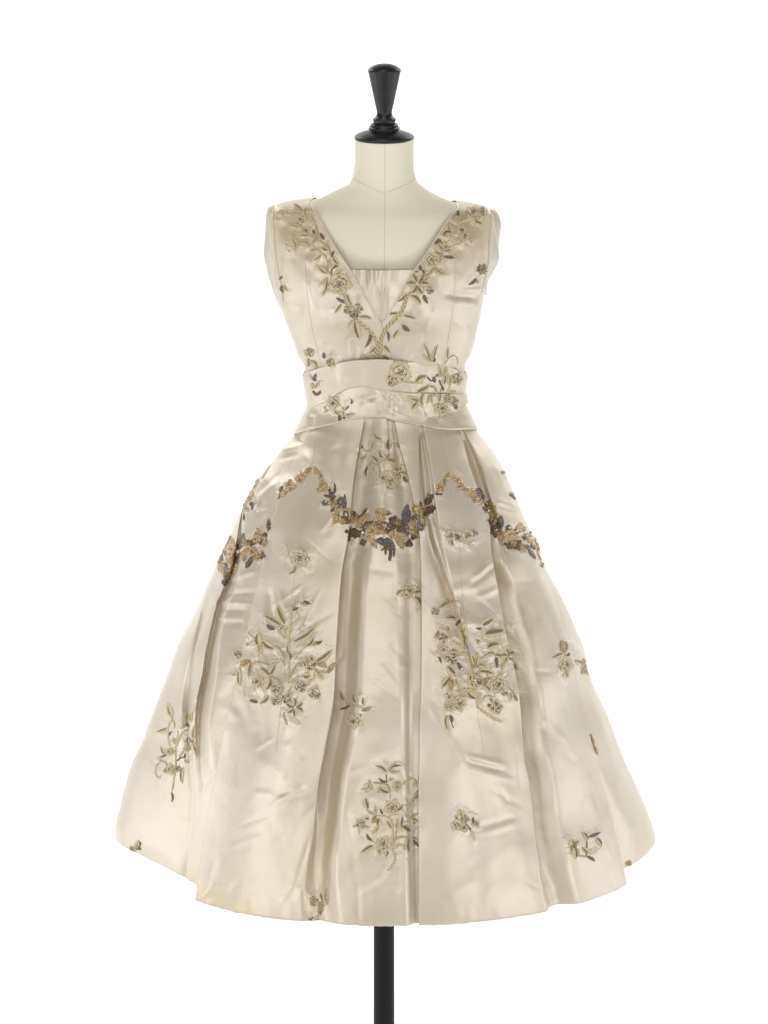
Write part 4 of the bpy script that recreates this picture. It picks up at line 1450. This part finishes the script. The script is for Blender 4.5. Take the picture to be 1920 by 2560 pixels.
def build_bodice(side):
    cv = VL if side < 0 else VR; top = 503 if side < 0 else 509
    parts = []; qs = np.concatenate([np.linspace(top, 530, 16), np.linspace(534, 965, 120)])
    nu = 110; arm_bot = 738; R = []
    for q in qs:
        if side < 0: t0 = solve_th(q, cv, math.radians(-89), 0.0)
        else: t0 = solve_th(q, cv, 0.0, math.radians(89))
        X0, d0 = bod(q, 0.0); px0, py0 = proj(X0, q, d0)
        if (t0 is None and q > 640) or py0 > 811: t0 = -.0158 if side < 0 else -.0188
        ta = math.radians(83)*side
        if t0 is None: t0 = ta
        if q < 527: ta = math.radians(90)*side
        if abs(t0) > abs(ta)-.04: t0 = ta - .04*side
        R.append((q, t0, ta))
    def emit(name, rng_f, n, qsel):
        TH, Q = [], []
        for q, t0, ta in R:
            if not qsel(q): continue
            a, b = rng_f(q, t0, ta); TH.append(np.linspace(a, b, n)); Q.append(np.full(n, q))
        TH = np.array(TH); Q = np.array(Q); X, d = bod(Q, TH); px, py = proj(X, Q, d)
        fr = np.cos(TH) > 0
        off = -9*sm(Q, 882, 906) + np.where(fr, wrinkle(px, py)*.8, 0) + (nzv(px/60, py/60, 12.)*2.0 + nzv(px/24, py/30, 13.)*.8)*sm(Q, 520, 600) + nzv(px/10, py/10, 2.)*1.2*mask(px, py)*fr
        off = off + (6*sm(np.abs(TH), math.radians(72), math.radians(83))*fr*sm(Q, 528, 540)*(1-sm(Q, 715, 735)) if name == 'bodice_front' else 0)
        X, d = bod(Q, TH, off)
        vs = np.stack([X*S, -d*S, HC-(Q-HY)*S], -1).reshape(-1, 3)
        f = grid_faces(*X.shape)
        if side > 0: pass
        o = mk(name, vs, f if side > 0 else f[:, ::-1], M_SATIN, dress)
        set_attr(o, 'pucker', mask(px, py)*fr)
        set_attr(o, 'stain', (1-sm(py + nzv(px/50, py/50, 1.)*40, 590, 760))*.85)
        sol = o.modifiers.new('thickness', 'SOLIDIFY'); sol.thickness = .0012; sol.offset = -1
        return o
    f1 = emit('bodice_front', lambda q, t0, ta: (t0, ta), nu, lambda q: True)
    bk = emit('bodice_back', lambda q, t0, ta: ((ta if q < 527 else (ta if q > arm_bot else math.radians(104)*side)), (math.pi-max(abs(t0), .02 if q > 640 else abs(t0)))*side if q < 640 else math.pi*side), 50, lambda q: True)
    return [f1, bk]
bparts = build_bodice(-1) + build_bodice(1)

# waist insert and gathered chest panel under the V
BV_B = None
def patch(name, xl, xr, y0, y1, bv, lift, m, nx=60, ny=60, disp=None, sol=.001):
    vs, ok = [], []
    for j in range(ny):
        py = y0 + (y1-y0)*j/(ny-1); a, b = xl(py), xr(py)
        for i in range(nx):
            px = a + (b-a)*i/(nx-1); h = ray(bv, px, py)
            if h[0] is None: vs.append((0, 0, 0)); ok.append(False); continue
            l = lift + (disp(px, py) if disp else 0)
            nn = h[1] if h[1].dot(EYE-h[0]) > 0 else -h[1]
            vs.append(tuple(h[0] + nn*l*S)); ok.append(True)
    fs = [f for f in grid_faces(ny, nx)[:, ::-1] if all(ok[k] for k in f)]
    used = sorted({int(k) for f in fs for k in f}); mp = {k: i for i, k in enumerate(used)}
    o = mk(name, [vs[k] for k in used], [[mp[int(k)] for k in f] for f in fs], m, dress)
    if sol: s = o.modifiers.new('thickness', 'SOLIDIFY'); s.thickness = sol; s.offset = -1
    return o
def gather(px, py):
    t = 1-sm(py, 676, 740); g = 0
    for cx, w, a in ((895, 5, -2.5), (921, 4, -5), (928, 5, 3), (941, 5, -3), (955, 8, 2.5), (975, 10, -1.5), (1000, 12, 2)):
        g += a*math.exp(-((px-cx)/w)**2)
    return float(g*t*1.1 + 1.8*math.exp(-((px-(952+(py-676)*.02))/14)**2) + nz(px/26, py/60, 4)*1.6)
patch('chest_panel', lambda y: float(VL(y))-9, lambda y: float(VR(y))+9, 675, 815, BV_T, 5, M_SATIN, 90, 70, gather)
# sheer tulle yoke between the neckline and the chest panel
ULc = smooth_pts([(775, 505), (800, 545), (826, 580), (855, 608), (885, 627), (920, 638), (962, 640), (1000, 638), (1035, 624), (1062, 601), (1090, 569), (1122, 535), (1148, 514)], 6)
ux = [p[0] for p in ULc]; uy = [p[1] for p in ULc]
def build_tulle():
    vs, ok = [], []; nx, ny = 90, 24
    for i in range(nx):
        px = 776 + (1148-776)*i/(nx-1); ytop = float(np.interp(px, ux, uy))
        # bottom: V edge or the chest panel top
        ybot = 680
        for yy in np.arange(505, 681, 1.0):
            if (px < 960 and float(VL(yy))-6 > px) or (px > 960 and float(VR(yy))+6 < px): ybot = yy; break
        ybot = max(ybot, ytop+.5)
        for j in range(ny):
            py = ytop + (ybot-ytop)*j/(ny-1); h = ray(BV_T, px, py)
            if h[0] is None: vs.append((0, 0, 0)); ok.append(False); continue
            nn = h[1] if h[1].dot(EYE-h[0]) > 0 else -h[1]
            vs.append(tuple(h[0]+nn*(1.6)*S)); ok.append(True)
    fs = [f for f in grid_faces(nx, ny) if all(ok[k] for k in f)]
    o = mk('tulle_yoke', vs, fs, M_TULLE, dress)
    set_attr(o, 'weave_cover', [.30*float(sm(j/(ny-1), 0, .7)) + .015 for i in range(nx) for j in range(ny)])
build_tulle()
BV_B = bvh_of(bparts + [torso])
# neckline piping, centre seam, princess seams
def lens(pts, lift, r, name, m, n=8):
    p = curve_on(BV_B, smooth_pts(pts, 8), lift)
    if len(p) > 2: v, f = tube(p, r*S, n); return mk(name, v, f, m, dress)
lens([(float(VL(y))-2.2, y) for y in np.linspace(508, 809, 26)], .9, 2.3, 'neckline_piping', M_PIPE)
lens([(float(VR(y))+2.2, y) for y in np.linspace(516, 809, 26)], .9, 2.0, 'neckline_piping', M_PIPE)
lens([(955.5, 813), (955, 850), (955, 897)], .1, 1.0, 'bodice_seam', M_SEAM)
lens([(763, 660), (768, 730), (780, 820), (796, 885), (803, 915)], .0, .7, 'bodice_seam', M_SEAM)
lens([(1140, 640), (1137, 720), (1130, 790), (1118, 860), (1110, 905)], .0, .7, 'bodice_seam', M_SEAM)

lens([(685, 520), (684, 555), (687, 600), (691, 640), (697, 680), (705, 720), (709, 752)], .3, 1.1, 'armhole_seam', M_SEAM)
lens([(1228, 530), (1227, 555), (1223, 600), (1222, 640), (1219, 665), (1211, 700), (1204, 732)], .3, 1.1, 'armhole_seam', M_SEAM)
# armhole facings: ribbons that stand off the shoulders
def ribbon(name, A, B, dA, dB, m, n=60, thick=.0014, bow=5):
    A = smooth_pts(A, 12); B = smooth_pts(B, 12)
    def rs(P, n):
        P = np.array(P); L_ = np.concatenate([[0], np.cumsum(np.hypot(*np.diff(P, axis=0).T))]); t = np.linspace(0, L_[-1], n)
        return np.interp(t, L_, P[:, 0]), np.interp(t, L_, P[:, 1])
    ax, ay = rs(A, n); bx, by = rs(B, n); vs = []
    for i in range(n):
        t = i/(n-1); da = dA(t); db = dB(t)
        for j in range(9):
            u = j/8; d = da + (db-da)*u + bow*math.sin(math.pi*u); px = ax[i]+(bx[i]-ax[i])*u; py = ay[i]+(by[i]-ay[i])*u
            X, q = unproj(px, py, d); vs.append(w3(X, q, d))
    f = grid_faces(n, 9)
    o = mk(name, vs, f, m, dress); s = o.modifiers.new('thickness', 'SOLIDIFY'); s.thickness = thick; s.offset = 0
    if m is M_SATIN: set_attr(o, 'pucker', np.zeros(len(vs))); set_attr(o, 'stain', np.full(len(vs), .35))
    return o
c_ = lambda v: (lambda t: v)
ribbon('armhole_facing', [(680, 513), (670, 520), (665, 545), (664, 575), (661, 610), (661, 640), (667, 668), (676, 705), (689, 742), (697, 765)],
       [(692, 511), (686, 525), (684, 555), (687, 600), (690, 640), (696, 678), (703, 715), (708, 750), (706, 768)], lambda t: -30+10*t, lambda t: -6+22*t, M_LIN)
ribbon('armhole_facing', [(1226, 519), (1238, 523), (1248, 540), (1252, 562), (1249, 590), (1246, 620), (1247, 648), (1236, 674), (1222, 698), (1216, 716), (1216, 738)],
       [(1224, 522), (1229, 545), (1232, 575), (1236, 610), (1236, 640), (1228, 664), (1219, 688), (1212, 708), (1208, 722), (1205, 738)], lambda t: -34+10*t, lambda t: -12+8*t, M_LIN)
ribbon('armhole_facing', [(1227, 530), (1234, 552), (1241, 590), (1246, 625), (1246, 646), (1238, 664), (1226, 690), (1214, 715), (1206, 738)],
       [(1222, 530), (1225, 552), (1223, 600), (1223, 640), (1222, 655), (1216, 684), (1208, 710), (1203, 738)], lambda t: -8+12*t, lambda t: 14+18*t, M_LIN)

# ---------------------------------------------------------------- sash
def band(name, top, bot, off0, off1, m, th0=-180, th1=180, nu=260, nv=26, rad=None, rim=True, lab=None):
    """wraps the waist between two photo-row curves of x; off0/off1 = lift at top/bottom edge"""
    th = np.radians(np.linspace(th0, th1, nu)); rows_X, rows_Q, rows_D = [], [], []
    for j in range(nv):
        v = j/(nv-1); q = np.full(nu, 980.0)
        lift = off0 + (off1-off0)*v + (12*(1-v)**1.5*sm(th, -.62, -.5)*(1-sm(th, .05, .3)) if off0 == 6 else 0)
        for _ in range(8):
            s, c = np.sin(th), np.cos(th); wgt = sm(s, -.1, .1)
            a = WL(q)*(1-wgt) + WR_(q)*wgt; b = np.where(c > 0, WF(q), WF(q)*.85)
            X = (a+lift)*s; d = (b+lift)*c
            dd = np.maximum(d, 0); k = (DP-dd)/DP; px = 960 + X/k
            pyt = top(px)*(1-v) + bot(px)*v; q = HY + (pyt-HY)*k
        px, py = proj(X, q, d); fr = c > 0
        extra = np.where(fr, wrinkle(px, py), 0) + nzv(px/40, py/22, 21.)*1.8 + nzv(px/9, py/10, 2.)*1.0*mask(px, py)*fr
        X = X + extra*s; d = d + extra*c
        rows_X.append(X); rows_Q.append(q); rows_D.append(d)
    X, Q, D = map(np.array, (rows_X, rows_Q, rows_D))
    vs = np.stack([X*S, -D*S, HC-(Q-HY)*S], -1).reshape(-1, 3)
    o = mk(name, vs, grid_faces(nv, nu), m, dress)
    px, py = proj(X, Q, D); set_attr(o, 'pucker', mask(px, py)*(D > 0)); set_attr(o, 'stain', np.zeros(X.size))
    s = o.modifiers.new('thickness', 'SOLIDIFY'); s.thickness = .0018; s.offset = -1
    if lab: o['label'] = lab
    return o
WL = tab([(880, 206), (935, 200), (985, 192), (1010, 188), (1025, 192), (1050, 202), (1084, 218), (1110, 230)])
WR_ = tab([(880, 206), (935, 205), (985, 200), (1010, 200), (1030, 208), (1072, 226), (1110, 240)])
WF = tab([(880, 136), (940, 132), (1000, 132), (1040, 146), (1084, 160), (1110, 168)])
T1 = lin([(740, 945), (757, 938), (763, 929), (792, 921), (836, 908), (889, 901), (940, 899), (1024, 903), (1083, 906), (1117, 913), (1164, 932), (1170, 940)])
Mc = lin([(740, 1032), (768, 1023), (790, 1014), (813, 1005), (843, 984), (862, 974), (883, 968), (901, 965), (920, 967), (934, 971), (957, 976), (982, 978), (1024, 981), (1083, 982), (1163, 984), (1180, 985)])
Mt = lin([(740, 1030), (768, 1023), (790, 1014), (813, 1005), (843, 984), (862, 974), (883, 968), (901, 965), (920, 967), (934, 971), (957, 976), (982, 978), (1024, 985), (1083, 992), (1110, 1004), (1140, 1008), (1166, 1010), (1180, 1010)])
Bt = lin([(730, 1086), (739, 1084), (773, 1074), (808, 1066), (843, 1057), (865, 1051), (910, 1044), (933, 1042), (960, 1044), (991, 1053), (1020, 1058), (1050, 1063), (1075, 1068), (1100, 1072), (1130, 1075), (1190, 1073), (1200, 1073)])
Cx = lin([(960, 1012), (990, 1030), (1030, 1044), (1060, 1046), (1100, 1039), (1139, 1024), (1166, 1010), (1180, 1004)])
sash1 = band('sash', T1, lambda x: Mc(x)+10, 6, 4.5, M_SATIN, lab='upper pleat of the wrapped satin sash')
sash2 = band('sash', Mt, Bt, 5.6, 9, M_SATIN, lab='lower band of the sash with spreading ends')
sash3 = band('sash', lambda x: Mc(x)+1, lambda x: np.maximum(Cx(x), Mc(x)+3), 8.2, 10.5, M_SATIN, 4, 97, 130, 20, lab='middle pleat of the sash folded over on the right')
def edge_on(objs, pts, lift, r, name, m):
    bv = bvh_of(objs); p = curve_on(bv, smooth_pts(pts, 6), lift, 4)
    if len(p) > 2: v, f = tube(p, r*S, 8); return mk(name, v, f, m, dress)
edge_on([sash2], [(742, 1081), (773, 1072.5), (808, 1064.5), (843, 1055.5), (865, 1049.5), (910, 1042.5), (933, 1040.5), (960, 1042.5), (991, 1051.5), (1050, 1061.5), (1100, 1070.5), (1186, 1071.5)], .6, 1.6, 'sash_piping', M_PIPE)

# skirt seams
BV_S = bvh_of([skirt])
def skirt_seam(pts, r=.75):
    p = curve_on(BV_S, smooth_pts(pts, 8), .0, 6); v, f = tube(p, r*S, 6); mk('skirt_seam', v, f, M_SEAM, dress)
skirt_seam([(789, 1085), (780, 1165), (765, 1229), (750, 1325), (741, 1407), (731, 1480), (715, 1640), (700, 1790), (689, 1880)])
skirt_seam([(1105, 1078), (1123, 1180), (1132, 1240), (1141, 1301), (1150, 1376), (1156, 1482), (1175, 1640), (1192, 1774), (1212, 1885)])

# ---------------------------------------------------------------- embroidery on the cloth
BV_ALL = bvh_of([skirt, sash1, sash2, sash3] + bparts)
MATS = {'cream': M_CREAM, 'pale': M_PALE, 'dark': M_DARK, 'gold': M_OLD, 'lav': M_LAV}
class Piece:
    """a mesh drawn in photo pixels (x, y, height) and laid on the cloth"""
    def __init__(self, one=False): self.v, self.f, self.m = [], [], []; self.one = one
    def add(self, vs, fs, ms):
        n = len(self.v); self.v += vs; self.f += [tuple(i+n for i in f) for f in fs]; self.m += ms
    def build(self, name, parent, mats):
        P = []; hits = {}
        for (x, y, h) in self.v:
            key = (round(x*4), round(y*4))
            if key not in hits:
                hh = ray(BV_ALL, x, y); hits[key] = hh if hh[0] is not None else None
            hh = hits[key]
            if hh is None: P.append(None); continue
            nn = hh[1] if hh[1].dot(EYE-hh[0]) > 0 else -hh[1]
            P.append(hh[0] + nn*(h*S))
        keep, km = [], []
        for f, m in zip(self.f, self.m):
            if any(P[i] is None for i in f): continue
            bad = False
            for a, b in zip(f, f[1:]+f[:1]):
                l3 = (P[a]-P[b]).length/S; l2 = math.hypot(self.v[a][0]-self.v[b][0], self.v[a][1]-self.v[b][1])
                if l3 > 3.2*l2 + 5: bad = True; break
            if not bad: keep.append(f); km.append(m)
        if not keep: return None
        if self.one:        # a fold may cut a motif: keep the larger piece
            par = {}
            def find(a):
                while par.setdefault(a, a) != a: par[a] = par[par[a]]; a = par[a]
                return a
            for f in keep:
                for a in f[1:]: par[find(a)] = find(f[0])
            cnt = {}
            for f in keep: cnt[find(f[0])] = cnt.get(find(f[0]), 0)+1
            best = max(cnt, key=cnt.get); kk = [(f, m) for f, m in zip(keep, km) if find(f[0]) == best]
            keep = [a for a, _ in kk]; km = [b for _, b in kk]
        used = sorted({i for f in keep for i in f}); mp = {k: i for i, k in enumerate(used)}
        return mk(name, [P[k] for k in used], [[mp[i] for i in f] for f in keep], mats, parent, True, km)
def frame(x0, y0, x1, y1):
    L_ = math.hypot(x1-x0, y1-y0) or 1; return (x1-x0)/L_, (y1-y0)/L_, L_
KM = [M_CREAM, M_PALE, M_DARK, M_OLD, M_LAV, M_MID]     # 0 cream 1 pale 2 dark 3 gold 4 lav
def leaf_grid(p, x0, y0, x1, y1, w, kind, r, lift=0.0, tip=1.0, bend=None):
    tx, ty, L_ = frame(x0, y0, x1, y1); nx, ny = -ty, tx; nr = max(8, min(18, int(L_/2.2))); cols = [-1, -.86, -.62, -.28, 0, .28, .62, .86, 1]
    hh = [0, 2.1, 1.5, 2.2, 1.2, 2.2, 1.5, 2.1, 0]; b = (r.uniform(-.13, .13) if bend is None else bend)*L_
    side = 1 if r.random() < .5 else -1; vs, fs, ms = [], [], []
    for i in range(nr+1):
        t = i/nr; wt = w*(.48 if kind in 'dv' else .61)*(math.sin(math.pi*min(1, t**.85))**.75 if 0 < t < 1 else 0)*(1-.12*t) + .35
        cx = x0 + tx*L_*t + nx*b*math.sin(math.pi*t)*(1) ; cy = y0 + ty*L_*t + ny*b*math.sin(math.pi*t)
        jag = r.uniform(-.25, .25)
        for c, h in zip(cols, hh):
            sc = min(1, wt/3.2); vs.append((cx+nx*(c*wt+jag*abs(c)), cy+ny*(c*wt+jag*abs(c)), lift + .35 + h*(.35+.65*sc)))
    n = len(cols); base = {'c': 0, 'p': 1, 'h': 0, 'd': 2, 'g': 3, 'v': 4}.get(kind, 0)
    for i in range(nr):
        for j in range(n-1):
            fs.append((i*n+j, i*n+j+1, (i+1)*n+j+1, (i+1)*n+j)); m = base
            js = j if side > 0 else n-2-j; t = i/nr
            if kind == 'h' and js in (4, 5) and .04 < t < .82: m = 2 if (i+js) % 3 == 0 else 5
            elif kind == 'h' and js == 6 and t < .6 and i % 2: m = 5
            elif kind == 'c' and js == 4 and t < .7: m = 5
            elif kind == 'c' and js == 5 and t < .5 and i % 2 == 0: m = 5
            elif kind == 'g' and js in (3, 4) and i % 2: m = 2 if t < .4 else 0
            elif kind == 'd' and js in (3,) and i % 4 == 0: m = 4
            elif kind in 'ch' and js in (1, 2) and i % 4 == 1: m = 1
            ms.append(m)
    p.add(vs, fs, ms)
def stem_grid(p, pts, w, kind, r, lift=0.0):
    pts = smooth_pts(pts, 6) if len(pts) > 2 else pts; P = []
    for i in range(len(pts)-1):
        (x0, y0), (x1, y1) = pts[i], pts[i+1]; n = max(1, int(math.hypot(x1-x0, y1-y0)/2.4))
        P += [(x0+(x1-x0)*j/n, y0+(y1-y0)*j/n) for j in range(n)]
    P.append(pts[-1]); n = len(P); cols = [-1, -.7, -.2, .2, .7, 1]; hh = [0, 1.5, 1.9, 1.9, 1.5, 0]
    vs, fs, ms = [], [], []; base = {'c': 0, 'p': 1, 'h': 0, 'd': 2, 'g': 3}.get(kind, 0)
    for i in range(n):
        a, b = P[max(0, i-1)], P[min(n-1, i+1)]; tx, ty, _ = frame(*a, *b); t = i/max(1, n-1)
        ww = max(1.2, w*.66*(.55+.45*min(1, 6*t, 6*(1-t)))); 
        for c, h in zip(cols, hh):
            sh = c*1.1 if kind == 'h' else 0      # rope twist: stitches lie aslant
            vs.append((P[i][0]-ty*c*ww+tx*sh, P[i][1]+tx*c*ww+ty*sh, lift+.3+h*min(1, .5+ww/5) + (.5 if i % 2 and kind == 'h' else 0)))
    m_ = len(cols)
    for i in range(n-1):
        for j in range(m_-1):
            fs.append((i*m_+j, i*m_+j+1, (i+1)*m_+j+1, (i+1)*m_+j)); m = base
            if kind == 'h' and (i+j) % 3 == 0 and j > 0: m = 5 if i % 2 else 2
            if kind == 'c' and j in (3,) and i % 3 == 0: m = 5
            ms.append(m)
    p.add(vs, fs, ms)
def dome(p, x, y, rad, m, h=None, seg=6):
    h = h or rad*1.3; vs = [(x, y, h)]; fs, ms = [], []
    for k, (rr, hz) in enumerate(((.6, .85), (1, .25))):
        for a in range(seg): vs.append((x+rad*rr*math.cos(2*math.pi*a/seg), y+rad*rr*math.sin(2*math.pi*a/seg), h*hz))
    for a in range(seg):
        b = (a+1) % seg; fs.append((0, 1+b, 1+a)); fs.append((1+a, 1+b, 1+seg+b, 1+seg+a)); ms += [m, m]
    p.add(vs, fs, ms)
def petal(p, cx, cy, ang, rin, rout, w, kind, r, lift=0.0):
    ca, sa = math.cos(ang), math.sin(ang); nr = 7; cols = [-1, -.8, -.5, 0, .5, .8, 1]; hh = [0, 2.4, 1.3, 1.0, 1.3, 2.4, 0]
    vs, fs, ms = [], [], []; bump = r.uniform(.9, 1.1)
    for i in range(nr+1):
        t = i/nr; ww = w/2*(math.sin(math.pi*(.13+.80*t))**.6)*bump; rr = rin+(rout-rin)*t
        for c, h in zip(cols, hh):
            rc = rr - (rout-rin)*.16*abs(c)**2 + (.10*(rout-rin)*math.cos(3*c*1.6)*t); hz = lift+.4+h*(1 if t < .85 else (1.6 if i == nr-1 else 0)) + (0 if i < nr else 0)
            if i == nr: hz = lift+.1
            if i == nr-1: hz = lift + 2.6
            vs.append((cx+ca*rc-sa*c*ww, cy+sa*rc+ca*c*ww, hz))
    n = len(cols)
    for i in range(nr):
        for j in range(n-1):
            fs.append((i*n+j, i*n+j+1, (i+1)*n+j+1, (i+1)*n+j)); t = i/nr; m = 0 if (j in (0, n-2) or i >= nr-2) else 1
            ray_ = (i < 4 and j in (1, 4)) or (i < 3 and j in (2, 3))
            if kind == 'd': m = 2 if r.random() < .75 else 0
            elif kind == 'g': m = 3 if r.random() < .7 else 0
            elif kind in 'rs' and ray_ and r.random() < .7: m = 2 if r.random() < .35 else 5
            elif kind == 'h' and i < 5 and j in (1, 2, 3) and r.random() < .7: m = 2 if r.random() < .3 else 5
            elif kind == 'c' and i < 3 and r.random() < .4: m = 5
            elif kind == 'v': m = 4
            ms.append(m)
    p.add(vs, fs, ms)
def flower_piece(p, x, y, rad, n, kind, r):
    rot = r.uniform(0, 6.28); rad = rad*1.08
    if kind == 's':       # star flower: pointed petals
        for k in range(n):
            a = rot+2*math.pi*k/n; leaf_grid(p, x+math.cos(a)*rad*.12, y+math.sin(a)*rad*.12, x+math.cos(a)*rad, y+math.sin(a)*rad, rad*.52, 'h', r, .3, bend=0)
    else:
        for k in range(n):
            a = rot+2*math.pi*k/n + r.uniform(-.12, .12); q = r.uniform(.88, 1.06)
            petal(p, x, y, a, rad*.18, rad*q, rad*(4.5/n if n > 3 else 1.25), kind, r, .2*(k % 2))
        if kind == 'r':   # inner ring of petals
            for k in range(n):
                a = rot+2*math.pi*(k+.5)/n; petal(p, x, y, a, rad*.08, rad*.58, rad*2.7/n, 'r', r, 1.8)
    # stamens
    for k in range(max(4, n)):
        a = rot*1.7+2*math.pi*k/max(4, n); c = .2*rad
        dome(p, x+math.cos(a)*c*r.uniform(.5, 1.3), y+math.sin(a)*c*r.uniform(.5, 1.3), max(.9, rad*.075), 2 if r.random() < .7 else 0, 4.2 if kind == 'r' else 3.2)
def beadfill(p, inside, x0, x1, y0, y1, kind, r):
    """rows of small round beads filling a shape; materials 0 main, 1 lighter, 2 crystal"""
    sp = 3.8; y = y0; row = 0
    while y <= y1:
        x = x0 + (sp/2 if row % 2 else 0)
        while x <= x1:
            xx, yy = x+r.uniform(-.4, .4), y+r.uniform(-.4, .4)
            if inside(xx, yy):
                u = r.random(); dome(p, xx, yy, 1.9+r.uniform(-.2, .25), 2 if u < .02 else (1 if u < .36 else (3 if u < .46 else 0)), 3.0+r.uniform(-.3, 1.2), 5)
            x += sp
        y += sp*.87; row += 1
BM = {'G': [M_GB, M_GB2, M_SB, M_KB2, M_GROUND], 'K': [M_KB, M_KB2, M_SB, M_KB, M_GROUND_D], 'V': [M_VB, M_VB2, M_SB, M_KB2, M_GROUND_V]}
BACKC = {'G': M_OLD, 'K': M_DARK, 'V': M_LAV}
def bead_shape(c, pts, w, kind, r):
    p = Piece(); n = None; w = w*1.12 + .3
    if c == 'F': n, kind = kind
    if c == 'L':
        (x0, y0), (x1, y1) = pts; tx, ty, L_ = frame(x0, y0, x1, y1)
        def ins(x, y):
            t = ((x-x0)*tx+(y-y0)*ty)/L_; s = abs(-(x-x0)*ty+(y-y0)*tx)
            return 0 <= t <= 1 and s <= w/2*(math.sin(math.pi*min(1, max(0, t**.85)))**.7)*(1-.1*t)+1.0
        m = w; bb = (min(x0, x1)-m, max(x0, x1)+m, min(y0, y1)-m, max(y0, y1)+m)
    elif c == 'S':
        P = smooth_pts(pts, 5) if len(pts) > 2 else [(pts[0][0]*(1-t)+pts[1][0]*t, pts[0][1]*(1-t)+pts[1][1]*t) for t in np.linspace(0, 1, 12)]
        P = np.array(P)
        def ins(x, y): return np.min(np.hypot(P[:, 0]-x, P[:, 1]-y)) <= max(2.0, w/2)
        bb = (P[:, 0].min()-w, P[:, 0].max()+w, P[:, 1].min()-w, P[:, 1].max()+w)
    else:
        (cx, cy), = pts; rot = r.uniform(0, 6)
        def ins(x, y):
            a = math.atan2(y-cy, x-cx); return math.hypot(x-cx, y-cy) <= w*(.87+.13*math.cos(n*(a+rot)))
        bb = (cx-w, cx+w, cy-w, cy+w)
    # padded ground under the beads
    if c == 'L': leaf_grid(p, *pts[0], *pts[1], w*.95, 'c', r, bend=0)
    elif c == 'S': stem_grid(p, pts, w, 'c', r)
    else:
        (cx, cy), = pts
        nseg = 20; vs = [(cx, cy, 1.6)] + [(cx+w*q*(.87+.13*math.cos(n*(a+rot)))*math.cos(a), cy+w*q*(.87+.13*math.cos(n*(a+rot)))*math.sin(a), h) for q, h in ((.6, 1.6), (1, .2)) for a in [2*math.pi*k/nseg for k in range(nseg)]]
        fs = [(0, 1+(k+1) % nseg, 1+k) for k in range(nseg)] + [(1+k, 1+(k+1) % nseg, 1+nseg+(k+1) % nseg, 1+nseg+k) for k in range(nseg)]
        p.add(vs, fs, [4]*len(fs))
    p.m = [4]*len(p.m)
    beadfill(p, ins, *bb, kind, r)
    if c == 'F' and w > 5:       # petals are told apart by dark centres
        (cx, cy), = pts
        for k in range(5): dome(p, cx+r.uniform(-.2, .2)*w, cy+r.uniform(-.2, .2)*w, 1.7, 3 if kind == 'G' else 1, 5.2, 5)
    return p, BM[kind]
LEAVES = []
def build_embroidery():
    r = random.Random(11)
    for nm, lab, els in SPRAYS:
        # the spray itself: its main stems joined, other pieces are its children
        root = Piece(True); first = None; rest = []
        stems = [e for e in els if e[0] == 'S' and e[3] not in 'GKV']
        if nm == 'embroidered_spray' and stems:
            ln = lambda e: sum(math.dist(e[1][i], e[1][i+1]) for i in range(len(e[1])-1))
            main = max(stems, key=ln); stem_grid(root, main[1], main[2], main[3], r)
            ro = root.build(nm, dress, KM); rest = [e for e in els if e is not main]
        else:
            e = max(els, key=lambda e: e[2]*(1 if e[0] != 'L' else .7)); rest = [x for x in els if x is not e]
            ro = build_el(e, nm, dress, r)
        if ro is None:
            print('EMPTY', lab); continue
        ro['label'] = lab
        for e in rest: build_el(e, None, ro, r)
def build_el(e, name, parent, r):
    c, pts, w, k = e; kk = k[1] if c == 'F' else k
    if c == 'B':
        p = Piece(); dome(p, pts[0][0], pts[0][1], max(1.6, w), 0, max(2.6, w*1.5)+(2.5 if kk == 's' else .5), 8)
        return p.build(name or ('crystal_bead' if kk == 's' else 'bead'), parent, [{'s': M_SB, 'k': M_KB, 'v': M_VB, 'g': M_GB, 'c': M_CREAM}[kk]])
    if kk in 'GKV':
        p, mm = bead_shape(c, pts, w, k, r); return p.build(name or {'L': 'beaded_leaf', 'S': 'beaded_stem', 'F': 'beaded_flower'}[c], parent, mm)
    p = Piece(c in 'LS')
    if c == 'L': leaf_grid(p, *pts[0], *pts[1], w, k, r)
    elif c == 'S': stem_grid(p, pts, w, k, r)
    else: flower_piece(p, *pts[0], w, *k, r)
    return p.build(name or {'L': 'leaf', 'S': 'stem', 'F': 'flower'}[c], parent, KM)
build_embroidery()
